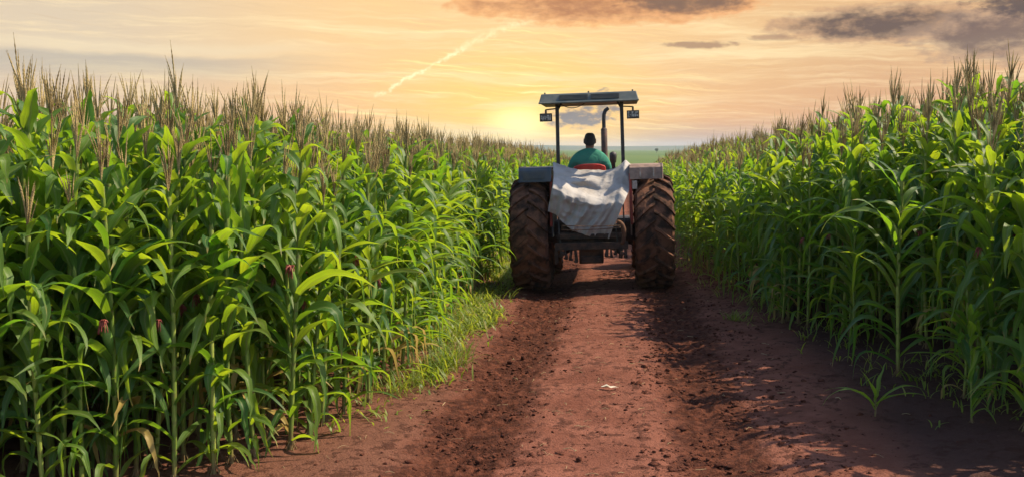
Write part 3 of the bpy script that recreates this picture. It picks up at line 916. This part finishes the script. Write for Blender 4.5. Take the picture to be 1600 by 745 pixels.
# three point linkage, drawbar and toolbar
g = MB()
g.box((-0.01, -0.52, 0.64), (0.34, 0.26, 0.40)); g.box((-0.01, -0.66, 0.50), (0.30, 0.06, 0.10)); g.box((0, -0.35, 0.50), (0.16, 0.5, 0.06))
g.build('drawbar', M['greasy_iron'], tr, bevel=0.015)
g = MB()
for sx in (-1, 1):
    g.tube([(sx * 0.24, 0.02, 0.62), (sx * 0.36, -0.45, 0.60), (sx * 0.42, -0.92, 0.60)], 0.032, 8)
    g.tube([(sx * 0.36, -0.45, 0.62), (sx * 0.31, -0.42, 1.20)], 0.020, 8)
    g.tube([(sx * 0.16, 0.0, 1.22), (sx * 0.31, -0.42, 1.24)], 0.036, 8)
g.tube([(0, -0.1, 1.12), (0, -0.7, 1.02)], 0.025, 8)
g.build('lift_linkage', M['greasy_iron'], tr)
r5 = np.random.RandomState(8)
g = MB()
g.box((0.0, -0.76, 0.70), (1.02, 0.07, 0.10)); g.box((0.0, -0.70, 0.83), (0.90, 0.06, 0.07)); g.box((0.0, -0.62, 0.76), (0.96, 0.02, 0.24))
for xx in (-0.49, -0.43, -0.36, -0.29, -0.22, 0.21, 0.27, 0.33, 0.40, 0.47):
    d = r5.uniform(0.06, 0.20)
    g.box((xx, -0.77, 0.66 - d / 2), (r5.uniform(0.03, 0.055), 0.05, d), Matrix.Rotation(r5.normal(0, 0.08), 3, 'Y'), 0.7)
    g.tube([(xx - 0.02, -0.80, 0.66 - d), (xx + 0.02, -0.76, 0.66 - d - 0.01)], 0.018, 6)
g.build('toolbar', M['greasy_iron'], tr, bevel=0.006)
g = MB()
a = np.linspace(-1.0, 1.75, 12)
g.tube([(0.37 + 0.085 * math.cos(t), -0.80, 0.86 + 0.17 * math.sin(t)) for t in a], [0.022 + 0.012 * math.sin(i / 11 * 3.14) for i in range(12)], 8)
g.build('hook', M['rusty_iron'], tr, smooth=True)
for pts in ([(0.30, -0.66, 1.18), (0.335, -0.72, 0.99), (0.36, -0.74, 0.75)], [(0.45, -0.5, 1.35), (0.46, -0.7, 0.9), (0.42, -0.76, 0.62)], [(-0.47, -0.5, 1.30), (-0.45, -0.70, 0.88), (-0.41, -0.76, 0.60)]):
    g = MB(); g.tube(pts, 0.011, 6); g.build('hydraulic_hose', M['dark_steel'], tr)

# exhaust stack and air cleaner
g = MB(); g.tube([(0.175, 2.05, 1.38), (0.175, 2.05, 1.46), (0.175, 2.05, 1.50), (0.175, 2.05, 2.36), (0.175, 2.05, 2.38)], [0.028, 0.028, 0.052, 0.052, 0.034], 14)
ex = g.build('exhaust_stack', M['exhaust_steel'], tr, smooth=True)
g = MB(); g.tube([(0.175, 2.05, 2.37), (0.175, 2.05, 2.52), (0.180, 2.05, 2.60), (0.205, 2.06, 2.665), (0.255, 2.07, 2.70)], [0.032, 0.032, 0.033, 0.033, 0.030], 12, cap=False)
g.build('tip_pipe', M['dark_steel'], ex, smooth=True)
g = MB(); g.lathe([(0, 0.001), (0, 0.035), (0.40, 0.035), (0.42, 0.05), (0.52, 0.06), (0.56, 0.055), (0.58, 0.03), (0.59, 0.001)], (0.315, 1.75, 1.40), 'Z', 20)
g.build('air_cleaner', M['dark_steel'], tr, smooth=True)
# steering column and dash
g = MB(); g.box((0, 1.02, 1.30), (0.40, 0.16, 0.36)); g.tube([(0, 0.98, 1.30), (0, 0.70, 1.62)], 0.025, 8); g.build('dashboard', M['dark_steel'], tr, bevel=0.02)
g = MB(); sa = np.linspace(0, 2 * math.pi, 29); ca = Vector((0, 0.68, 1.64)); uu = Vector((1, 0, 0)); vv = Vector((0, 0.75, 0.66)).normalized()
g.tube([ca + (uu * math.cos(t) + vv * math.sin(t)) * 0.20 for t in sa], 0.014, 8, cap=False)
for t in (0.5, 2.6, 4.7): g.tube([ca + Vector((0, 0.02, -0.02)), ca + (uu * math.cos(t) + vv * math.sin(t)) * 0.2], 0.009, 6)
g.build('steering_wheel', M['dark_steel'], tr)
# seat
g = MB()
g.box((-0.02, 0.18, 1.345), (0.46, 0.44, 0.09)); g.build('seat', M['seat_vinyl'], tr, bevel=0.03)
g = MB()
V = []; n = 9
for j, z in enumerate((1.38, 1.52, 1.68, 1.775, 1.825)):
    for i in range(n):
        u = i / (n - 1) * 2 - 1
        V.append((-0.02 + u * (0.235 - 0.02 * (j == 4)), -0.10 + 0.07 * u * u - 0.012 * j, z - (0.03 * u ** 4 if j == 4 else 0)))
V2 = [(x, y + 0.06, z) for x, y, z in V]; m = len(V); F = []
for j in range(4):
    for i in range(n - 1):
        a = j * n + i; F += [(a, a + 1, a + n + 1, a + n), (m + a, m + a + n, m + a + n + 1, m + a + 1)]
for i in range(n - 1): F += [(4 * n + i, 4 * n + i + 1, m + 4 * n + i + 1, m + 4 * n + i), (i, m + i, m + i + 1, i + 1)]
for j in range(4): F += [(j * n, j * n + n, m + j * n + n, m + j * n), (j * n + n - 1, m + j * n + n - 1, m + j * n + 2 * n - 1, j * n + 2 * n - 1)]
g.add(V + V2, F); g.build('backrest', M['seat_vinyl'], tr, bevel=0.012)
g = MB(); g.box((-0.02, 0.16, 1.20), (0.2, 0.25, 0.2)); g.build('seat_post', M['dark_steel'], tr, bevel=0.01)

# ---------------------------------------------------------------- tarp
def interp_poly(pts, n):
    P = np.array(pts, float); d = np.concatenate([[0], np.cumsum(np.linalg.norm(np.diff(P, axis=0), axis=1))]); d /= d[-1]
    t = np.linspace(0, 1, n)
    out = np.stack([np.interp(t, d, P[:, k]) for k in range(P.shape[1])], 1)
    for _ in range(3): out[1:-1] = 0.25 * out[:-2] + 0.5 * out[1:-1] + 0.25 * out[2:]
    return out
def tarp():
    nu, nv = 110, 100
    top = interp_poly([(-0.60, 1.86), (-0.50, 1.82), (-0.35, 1.77), (-0.20, 1.74), (-0.02, 1.745), (0.14, 1.73), (0.27, 1.755), (0.38, 1.82), (0.445, 1.89), (0.49, 1.85), (0.545, 1.80)], nu)
    bot = interp_poly([(-0.635, 1.17), (-0.52, 1.12), (-0.38, 0.97), (-0.28, 0.905), (-0.12, 0.845), (0.05, 0.82), (0.22, 0.80)], nu)
    lef = interp_poly([(-0.60, 1.86), (-0.575, 1.72), (-0.565, 1.55), (-0.60, 1.36), (-0.635, 1.17)], nv)
    rig = interp_poly([(0.545, 1.80), (0.52, 1.62), (0.49, 1.45), (0.41, 1.27), (0.33, 1.08), (0.26, 0.93), (0.22, 0.80)], nv)
    u = np.linspace(0, 1, nu)[None, :, None]; v = np.linspace(0, 1, nv)[:, None, None]
    C = (1 - v) * top[None] + v * bot[None] + (1 - u) * lef[:, None] + u * rig[:, None] \
        - ((1 - u) * (1 - v) * top[0] + u * (1 - v) * top[-1] + (1 - u) * v * bot[0] + u * v * bot[-1])
    U = u[..., 0] + 0 * v[..., 0]; Vv = v[..., 0] + 0 * u[..., 0]
    X = C[..., 0]; Z = C[..., 1]
    prof = np.interp(Vv, [0, 0.06, 0.18, 0.30, 0.42, 0.52, 0.62, 0.8, 1], [-0.17, -0.26, -0.40, -0.46, -0.72, -0.80, -0.80, -0.76, -0.72])
    # swags hung between the two upper corners
    sag = (Vv - 0.75 * (2 * U - 1) ** 2 * 0.45)
    n1 = vnoise(U * 3.2, Vv * 3.0, 31); n2 = vnoise(U * 9, Vv * 5, 32); n3 = vnoise(U * 22, Vv * 11, 33)
    env = np.sin(np.pi * np.clip(U, 0, 1)) ** 0.5
    fold = 0.032 * np.sin(sag * 24 + 3 * n1) * np.exp(-((Vv - 0.32) / 0.24) ** 2) * env
    pleat = 0.015 * np.sin(U * 58 + 5 * n1 + 1.5 * Vv) * sstep(0.40, 0.65, Vv) + 0.024 * np.sin(U * 23 + 3 * n1) * sstep(0.35, 0.7, Vv)
    rg1 = np.abs(vnoise(U * 5.5 + 0.8 * Vv, Vv * 5 + 1.5 * U, 41)); rg2 = np.abs(vnoise(U * 12, Vv * 10 + 2 * U, 42))
    Yd = prof + (0.075 * rg1 + 0.035 * rg2) * env - 0.045 * n1 * env + fold + pleat + 0.03 * n2 * env + 0.014 * n3
    Yd = np.minimum(Yd, -0.15)
    P = np.stack([X + 0.012 * n2, Yd, Z + 0.012 * n3], 2).reshape(-1, 3)
    i, k = np.meshgrid(np.arange(nv - 1), np.arange(nu - 1), indexing='ij'); a = (i * nu + k).ravel()
    Q = np.stack([a, a + nu, a + nu + 1, a + 1], 1)
    me = np_mesh('tarp', P, Q, np.stack([U.ravel(), Vv.ravel()], 1), np.full(len(P), 0.5), [M['tarp_cloth']])
    o = link('tarp', me); o.location = (TX, TY, tr.location.z)
    so = o.modifiers.new('Solid', 'SOLIDIFY'); so.thickness = 0.006
    tag(o, 'creased white cloth sack draped over the back of the tractor', 'tarp')
    g = MB()
    YR = -0.815
    for z0, z1, sg in ((0.985, 0.99, 0.01), (0.925, 0.965, 0.012)):
        s = np.linspace(0, 1, 12)
        g.tube([(-0.43 + 0.80 * t, -0.845 - 0.02 * math.sin(math.pi * t), z0 + (z1 - z0) * t - sg * math.sin(math.pi * t)) for t in s], 0.007, 6)
    g.tube([(-0.43, -0.845, 0.985), (-0.44, -0.70, 0.90), (-0.43, -0.845, 0.925)], 0.007, 6)
    g.tube([(0.37, -0.845, 0.99), (0.385, -0.80, 0.98), (0.37, -0.845, 0.965)], 0.008, 6)
    ro = g.build('rope', M['rope_fibre']); ro.location = (TX, TY, tr.location.z)
    tag(ro, 'brown rope tied twice across the lower edge of the white cloth', 'rope')
tarp()

# ---------------------------------------------------------------- driver
def skin_obj(name, J, E, root, material, parent=None, sub=2):
    names = list(J); idx = {k: i for i, k in enumerate(names)}
    me = bpy.data.meshes.new(name); me.from_pydata([J[k][0] for k in names], [(idx[a], idx[b]) for a, b in E], [])
    o = bpy.data.objects.new(name, me); COL.objects.link(o)
    sk = o.modifiers.new('Skin', 'SKIN')
    for k in names:
        d = me.skin_vertices[0].data[idx[k]]; rr = J[k][1]
        d.radius = rr if hasattr(rr, '__len__') else (rr, rr); d.use_root = (k == root)
    sk.use_smooth_shade = True
    sb = o.modifiers.new('Sub', 'SUBSURF'); sb.levels = sub; sb.render_levels = sub
    dg = bpy.context.evaluated_depsgraph_get(); dg.update()
    m2 = bpy.data.meshes.new_from_object(o.evaluated_get(dg))
    bpy.data.objects.remove(o)
    m2.name = name; m2.materials.clear(); m2.materials.append(material)
    m2.polygons.foreach_set('use_smooth', np.ones(len(m2.polygons), bool))
    o = link(name, m2, parent)
    return o
def driver():
    # sits facing +Y; origin on the seat
    J = {'pelvis': ((0, 0.10, 0.09), (0.15, 0.12)), 'waist': ((0, 0.07, 0.25), (0.13, 0.10)), 'chest': ((0, 0.07, 0.42), (0.13, 0.10)),
         'upper': ((0, 0.095, 0.53), (0.085, 0.07)), 'neck': ((0, 0.115, 0.615), 0.056), 'skull': ((0, 0.135, 0.69), (0.070, 0.080)), 'head': ((0, 0.145, 0.765), (0.076, 0.092)), 'crown': ((0, 0.14, 0.825), (0.058, 0.068))}
    E = [('pelvis', 'waist'), ('waist', 'chest'), ('chest', 'upper'), ('upper', 'neck'), ('neck', 'skull'), ('skull', 'head'), ('head', 'crown')]
    for s, n in ((-1, 'l'), (1, 'r')):
        J.update({'sh' + n: ((s * 0.185, 0.09, 0.505), 0.058), 'el' + n: ((s * 0.27, 0.22, 0.27), 0.046), 'wr' + n: ((s * 0.185, 0.47, 0.33), 0.030), 'pa' + n: ((s * 0.18, 0.535, 0.345), (0.036, 0.020)),
                  'hp' + n: ((s * 0.11, 0.20, 0.07), 0.088), 'kn' + n: ((s * 0.20, 0.56, 0.08), 0.062), 'an' + n: ((s * 0.21, 0.66, -0.30), 0.042), 'he' + n: ((s * 0.21, 0.65, -0.36), 0.044), 'to' + n: ((s * 0.23, 0.84, -0.37), 0.036)})
        E += [('upper', 'sh' + n), ('sh' + n, 'el' + n), ('el' + n, 'wr' + n), ('wr' + n, 'pa' + n), ('pelvis', 'hp' + n), ('hp' + n, 'kn' + n), ('kn' + n, 'an' + n), ('an' + n, 'he' + n), ('he' + n, 'to' + n)]
        for f in range(4):
            b = (s * (0.205 - 0.018 * f), 0.565, 0.352); ln = (0.032, 0.036, 0.034, 0.026)[f]
            J['f%d%s' % (f, n)] = (b, 0.0095); J['g%d%s' % (f, n)] = ((b[0], b[1] + ln * 0.8, b[2] - 0.012), 0.0085); J['h%d%s' % (f, n)] = ((b[0], b[1] + ln * 0.7, b[2] - 0.04), 0.0075)
            E += [('pa' + n, 'f%d%s' % (f, n)), ('f%d%s' % (f, n), 'g%d%s' % (f, n)), ('g%d%s' % (f, n), 'h%d%s' % (f, n))]
        J['t1' + n] = ((s * 0.150, 0.525, 0.335), 0.011); J['t2' + n] = ((s * 0.135, 0.56, 0.325), 0.009); J['t3' + n] = ((s * 0.145, 0.585, 0.315), 0.008)
        E += [('wr' + n, 't1' + n), ('t1' + n, 't2' + n), ('t2' + n, 't3' + n)]
    root = skin_obj('person', J, E, 'pelvis', M['skin'])
    root.location = (TX - 0.085, TY + 0.16, tr.location.z + 1.405)
    tag(root, 'man in green shirt seen from behind, sitting on the red tractor seat', 'person')
    # face: nose, ears, eyes (parts of the head)
    g = MB()
    g.tube([(0, 0.228, 0.775), (0, 0.247, 0.745), (0, 0.232, 0.735)], [0.010, 0.016, 0.013], 8)
    g.build('nose', M['skin'], root, smooth=True)
    for s in (-1, 1):
        g = MB(); a = np.linspace(-1.2, 1.9, 8)
        g.tube([(s * 0.084, 0.135 - 0.020 * math.cos(t), 0.748 + 0.030 * math.sin(t)) for t in a], 0.009, 6); g.tube([(s * 0.074, 0.14, 0.765), (s * 0.083, 0.13, 0.75), (s * 0.076, 0.14, 0.73)], 0.014, 6)
        g.build('ear', M['skin'], root, smooth=True)
        g = MB(); g.lathe([(-0.012, 0.001), (-0.008, 0.009), (0, 0.012), (0.008, 0.009), (0.012, 0.001)], (s * 0.032, 0.226, 0.778), 'Z', 10); g.build('eye', M['lens_plastic'], root, smooth=True)
    g = MB(); g.tube([(-0.025, 0.226, 0.705), (0, 0.236, 0.703), (0.025, 0.226, 0.705)], 0.006, 6); g.build('mouth', M['seat_vinyl'], root, smooth=True)
    # shirt
    J2 = {k: (J[k][0], tuple(1.14 * q for q in J[k][1])) for k in ('pelvis', 'waist', 'chest')}
    J2['chest'] = ((0, 0.055, 0.42), (0.185, 0.15)); J2['waist'] = ((0, 0.06, 0.25), (0.175, 0.14)); J2['upper'] = ((0, 0.075, 0.55), (0.145, 0.115)); J2['collar'] = ((0, 0.112, 0.650), (0.074, 0.074))
    E2 = [('pelvis', 'waist'), ('waist', 'chest'), ('chest', 'upper'), ('upper', 'collar')]
    for s, n in ((-1, 'l'), (1, 'r')):
        J2['sh' + n] = ((s * 0.185, 0.085, 0.505), 0.098); J2['mi' + n] = ((s * 0.245, 0.14, 0.39), 0.086); J2['cu' + n] = ((s * 0.272, 0.20, 0.29), 0.078)
        E2 += [('upper', 'sh' + n), ('sh' + n, 'mi' + n), ('mi' + n, 'cu' + n)]
    skin_obj('shirt', J2, E2, 'pelvis', M['shirt_cloth'], root)
    J3 = {'pelvis': ((0, 0.10, 0.075), (0.165, 0.13))}; E3 = []
    for s, n in ((-1, 'l'), (1, 'r')):
        J3['hp' + n] = ((s * 0.11, 0.20, 0.072), 0.10); J3['kn' + n] = ((s * 0.20, 0.56, 0.082), 0.077); J3['an' + n] = ((s * 0.21, 0.655, -0.29), 0.062)
        E3 += [('pelvis', 'hp' + n), ('hp' + n, 'kn' + n), ('kn' + n, 'an' + n)]
    skin_obj('trousers', J3, E3, 'pelvis', M['trouser_cloth'], root)
    for s in (-1, 1):
        skin_obj('boot', {'a': ((s * 0.21, 0.655, -0.29), 0.056), 'h': ((s * 0.21, 0.645, -0.36), 0.058), 't': ((s * 0.233, 0.86, -0.375), 0.048)}, [('a', 'h'), ('h', 't')], 'h', M['boot_leather'], root)
    # short dark hair, a shell over the back and top of the head
    g = MB(); n, m = 20, 9; V = []; r = np.random.RandomState(2)
    for j in range(m + 1):
        t = j / m
        for i in range(n):
            a = 2 * math.pi * i / n          # a=pi/2 faces forward
            back = 0.5 - 0.5 * math.sin(a)
            zlow = 0.790 - 0.110 * back
            ph = (math.pi / 2) * (1 - t)
            ztop = 0.872; z = zlow + (ztop - zlow) * math.cos(ph)
            rr = 1 if t == 0 else math.sin(ph) ** 0.55 if t < 1 else 0.0
            k = 1.0 + r.normal(0, 0.012)
            V.append((0.087 * math.cos(a) * rr * k, 0.140 + 0.103 * math.sin(a) * rr * k, z))
    F = [(j * n + i, j * n + (i + 1) % n, (j + 1) * n + (i + 1) % n, (j + 1) * n + i) for j in range(m) for i in range(n)]
    g.add(V, F); g.build('hair', M['hair'], root, smooth=True)
driver()

# ---------------------------------------------------------------- lone far tree
def far_tree():
    r = np.random.RandomState(4); x, y = 26.5, 720.0
    root = empty('tree', (x, y, float(gz(x, y)))); root.scale = (0.75, 0.75, 0.75); tag(root, 'tiny lone dark tree on the far green field at the horizon', 'tree')
    g = MB(); g.tube([(0, 0, 0), (0.1, 0, 1.2), (0.0, 0.1, 2.4)], [0.22, 0.17, 0.1], 8)
    for a in (0.3, 2.2, 4.4): g.tube([(0.05, 0, 1.3), (math.cos(a), math.sin(a), 2.7)], [0.1, 0.04], 6)
    g.build('trunk', M['bark'], root)
    g = MB()
    for _ in range(900):
        c = r.normal(0, 1, 3); c = c / np.linalg.norm(c) * r.rand() ** 0.4 * np.array([2.1, 2.1, 1.5]) * (0.8 + 0.35 * math.sin(c[0] * 3) * math.cos(c[1] * 4)) + np.array([0, 0, 3.1])
        a = r.normal(0, 1, 3); a /= np.linalg.norm(a); b = np.cross(a, r.normal(0, 1, 3)); b /= np.linalg.norm(b)
        s = r.uniform(0.12, 0.26)
        g.add([c - a * s, c + b * s * 0.6, c + a * s, c - b * s * 0.6], [(0, 1, 2, 3)], t=r.rand() * 0.8)
    g.build('crown', M['tree_leaf'], root)
far_tree()

# ---------------------------------------------------------------- sky, sun, camera
SUN = Vector((0.86, 0.26, 1.0)).normalized()
W = bpy.data.worlds.new('World'); S.world = W; W.use_nodes = True
def world():
    W.node_tree.nodes.clear(); t = NT(W.node_tree)
    out = t.node('ShaderNodeOutputWorld'); bg = t.node('ShaderNodeBackground')
    t.l.new(bg.outputs[0], out.inputs[0]); bg.inputs[1].default_value = 0.15
    sky = t.node('ShaderNodeTexSky', sky_type='NISHITA'); sky.sun_disc = False
    sky.sun_elevation = math.asin(SUN.z); sky.sun_rotation = math.atan2(SUN.x, SUN.y)
    d = t.coord('Generated'); x, y, z = t.sep(d)[:3]
    az = t.mul(t.math('ARCTAN2', x, y), 57.2958)
    el = t.mul(t.math('ARCSINE', z), 57.2958)
    def vec(a, e, o=0.0): return t.xyz(t.mul(az, a), t.mul(el, e), o)
    warp = t.sub(t.noise(vec(0.10, 0.35), 1.0, 4.0, 0.6), 0.5)
    elw = t.add(el, t.mul(warp, 1.5))
    # broad colour of the evening band
    left = t.smooth(az, -30, -12); right = t.smooth(az, -4, 16)
    c = t.mix(left, (0.74, 0.60, 0.43), (0.98, 0.64, 0.30))
    c = t.mix(right, c, (0.76, 0.46, 0.235))
    low = t.mix(right, t.mix(left, (0.68, 0.46, 0.31), (0.98, 0.52, 0.20)), (0.72, 0.35, 0.17))
    c = t.mix(t.smooth(el, 5.5, 0.3), c, low)
    c = t.mix(t.mul(t.smooth(el, 2.0, 0.0), t.smooth(az, -3, 2)), c, (0.50, 0.33, 0.25))
    # glow round the low bright spot
    dx = t.sub(az, -5.5); de = t.sub(el, 1.4)
    rr = t.math('SQRT', t.add(t.mul(t.mul(dx, dx), 0.30), t.mul(t.mul(de, de), 1.0)))
    c = t.mix(t.mul(t.smooth(rr, 6.2, 0.3), 0.86), c, (1.14, 0.76, 0.16))
    c = t.mix(t.mul(t.smooth(rr, 1.5, 0.0), 0.95), c, (1.45, 1.22, 0.48))
    # cirrus streaks, fine bright threads
    st = t.noise(t.xyz(t.mul(az, 0.055), t.mul(elw, 0.85), 2.0), 1.0, 8.0, 0.66, 0.25)
    c = t.mix(t.mul(t.smooth(st, 0.48, 0.70), 0.65), c, (1.08, 0.86, 0.48))
    st2 = t.noise(t.xyz(t.mul(az, 0.12), t.mul(elw, 2.6), 7.0), 1.0, 8.0, 0.68, 0.15)
    c = t.mix(t.mul(t.smooth(st2, 0.47, 0.74), 0.45), c, (1.12, 0.88, 0.50))
    st3 = t.noise(t.xyz(t.mul(az, 0.16), t.mul(t.add(elw, t.mul(az, 0.10)), 5.5), 12.0), 1.0, 8.0, 0.7, 0.2)
    c = t.mix(t.mul(t.smooth(st3, 0.52, 0.70), t.mul(t.smooth(rr, 10, 1), 0.85)), c, (1.30, 1.04, 0.42))
    c = t.mix(t.mul(t.smooth(st3, 0.48, 0.30), 0.20), c, (0.62, 0.42, 0.26))
    # grey veil on the left with a bright upper edge
    veil = t.mul(t.smooth(elw, 5.15, 4.85), t.mul(t.smooth(elw, 3.2, 4.6), t.smooth(az, -14, -24)))
    c = t.mix(t.mul(veil, 0.55), c, (0.42, 0.40, 0.36))
    edge = t.mul(t.gauss(elw, 5.35, 0.28), t.smooth(az, -12, -22))
    c = t.mix(t.mul(edge, 0.5), c, (0.92, 0.76, 0.50))
    # thread of bright vapour climbing to the right
    def trail(a0, e0, a1, e1, w, k, c):
        sl = (e1 - e0) / (a1 - a0)
        wig = t.mul(t.sub(t.noise(vec(0.75, 0.75, 3.0), 1.0, 7.0, 0.68), 0.5), 1.25)
        dd = t.sub(t.add(el, wig), t.add(t.mul(t.sub(az, a0), sl), e0))
        m = t.mul(t.mul(t.gauss(dd, 0.0, w), t.smooth(t.noise(vec(1.6, 1.6, 6.0), 1.0, 5.0, 0.65), 0.34, 0.62)), t.mul(t.smooth(az, a0 - 0.4, a0 + 1.2), t.smooth(az, a1 + 0.3, a1 - 0.6)))
        return t.mix(t.mul(m, k), c, (1.30, 1.08, 0.62))
    c = trail(-13.8, 2.7, -8.4, 5.6, 0.10, 0.9, c)
    c = trail(-9.0, 5.5, -4.4, 7.3, 0.20, 0.45, c)
    # dark cloud banks
    cn = t.noise(vec(0.42, 1.1, 5.0), 1.0, 6.0, 0.6, 0.3)
    cn2 = t.sub(t.noise(vec(1.3, 2.6, 9.0), 1.0, 5.0, 0.6), 0.5)
    def cloud(a, e, wa, we, col, k, c, soft=0.75, rim=None, nk=2.4, fk=1.5):
        q1 = t.math('DIVIDE', t.sub(az, a), wa); q2 = t.math('DIVIDE', t.sub(el, e), we)
        b = t.sub(1.0, t.add(t.mul(q1, q1), t.mul(q2, q2)))
        f = t.add(t.add(b, t.mul(t.sub(cn, 0.5), nk)), t.mul(cn2, fk))
        m = t.smooth(f, 0.0, soft)
        if rim:
            c = t.mix(t.mul(t.smooth(f, -0.45, 0.2), 0.6), c, rim)
        return t.mix(t.mul(m, k), c, col)
    c = cloud(-0.8, 7.9, 7.8, 1.15, (0.46, 0.20, 0.095), 0.9, c, 1.2, (0.88, 0.36, 0.12))
    c = cloud(3.2, 8.0, 4.4, 0.85, (0.20, 0.125, 0.09), 0.85, c, 1.1)
    c = cloud(13.8, 6.45, 5.4, 0.95, (0.120, 0.082, 0.075), 0.92, c, 1.0, (0.52, 0.31, 0.19), 1.5)
    c = cloud(19.0, 5.6, 3.8, 1.3, (0.17, 0.112, 0.10), 0.85, c, 1.2, (0.45, 0.30, 0.21))
    c = cloud(21.0, 7.3, 3.8, 0.95, (0.10, 0.072, 0.074), 0.92, c, 0.9, None, 1.6)
    c = cloud(4.6, 5.6, 2.2, 0.24, (0.34, 0.19, 0.125), 0.75, c, 0.8)
    c = cloud(8.4, 5.9, 1.5, 0.22, (0.34, 0.20, 0.14), 0.6, c, 0.9)
    c = cloud(-2.3, 1.75, 1.8, 0.62, (0.25, 0.22, 0.21), 1.0, c, 1.0, (0.85, 0.52, 0.24), 0.6, 4.5)
    c = cloud(-0.9, 2.35, 1.3, 0.95, (0.26, 0.225, 0.215), 0.95, c, 1.2, None, 0.6, 4.5)
    # behind and overhead the sky is the clear daylight one
    warm = t.mul(t.smooth(el, 26, 9), t.smooth(t.math('ABSOLUTE', az), 100, 45))
    ten = t.node('ShaderNodeVectorMath', operation='SCALE'); t.put(ten.inputs[0], c); ten.inputs['Scale'].default_value = 4.85
    t.put(bg.inputs[0], t.mix(warm, sky.outputs[0], ten.outputs[0]))
world()

# even evening air over the whole scene
def haze():
    g = MB(); g.box((0, 1500, 14.0), (9000, 8000, 34.4))
    m = bpy.data.materials.new('haze'); m.use_nodes = True; m.node_tree.nodes.clear(); t = NT(m.node_tree)
    out = t.node('ShaderNodeOutputMaterial'); v = t.node('ShaderNodeVolumePrincipled')
    v.inputs['Color'].default_value = (0.80, 0.88, 0.95, 1); v.inputs['Density'].default_value = 0.0002
    t.l.new(v.outputs[0], out.inputs['Volume'])
    o = g.build('haze', m); tag(o, kind='stuff')
haze()

sl = bpy.data.lights.new('sun', 'SUN'); sl.energy = 5.0; sl.angle = R(0.55); sl.color = (1.0, 0.85, 0.61)
so = bpy.data.objects.new('sun', sl); COL.objects.link(so); so.location = (30, 20, 50)
so.rotation_euler = (-SUN).to_track_quat('-Z', 'Y').to_euler()

cam = bpy.data.cameras.new('camera'); co = bpy.data.objects.new('camera', cam); COL.objects.link(co)
cam.sensor_width = 36; cam.lens = 36; cam.clip_start = 0.05; cam.clip_end = 12000
co.location = (0, 0, 1.98)
co.rotation_euler = (R(90 - 5.0), 0, R(5.9))
S.camera = co
S.view_settings.view_transform = 'Standard'; S.view_settings.look = 'None'; S.view_settings.exposure = 0.55; S.view_settings.gamma = 1.0
S.cycles.max_bounces = 8; S.cycles.transmission_bounces = 4; S.cycles.diffuse_bounces = 4
S.cycles.use_denoising = True
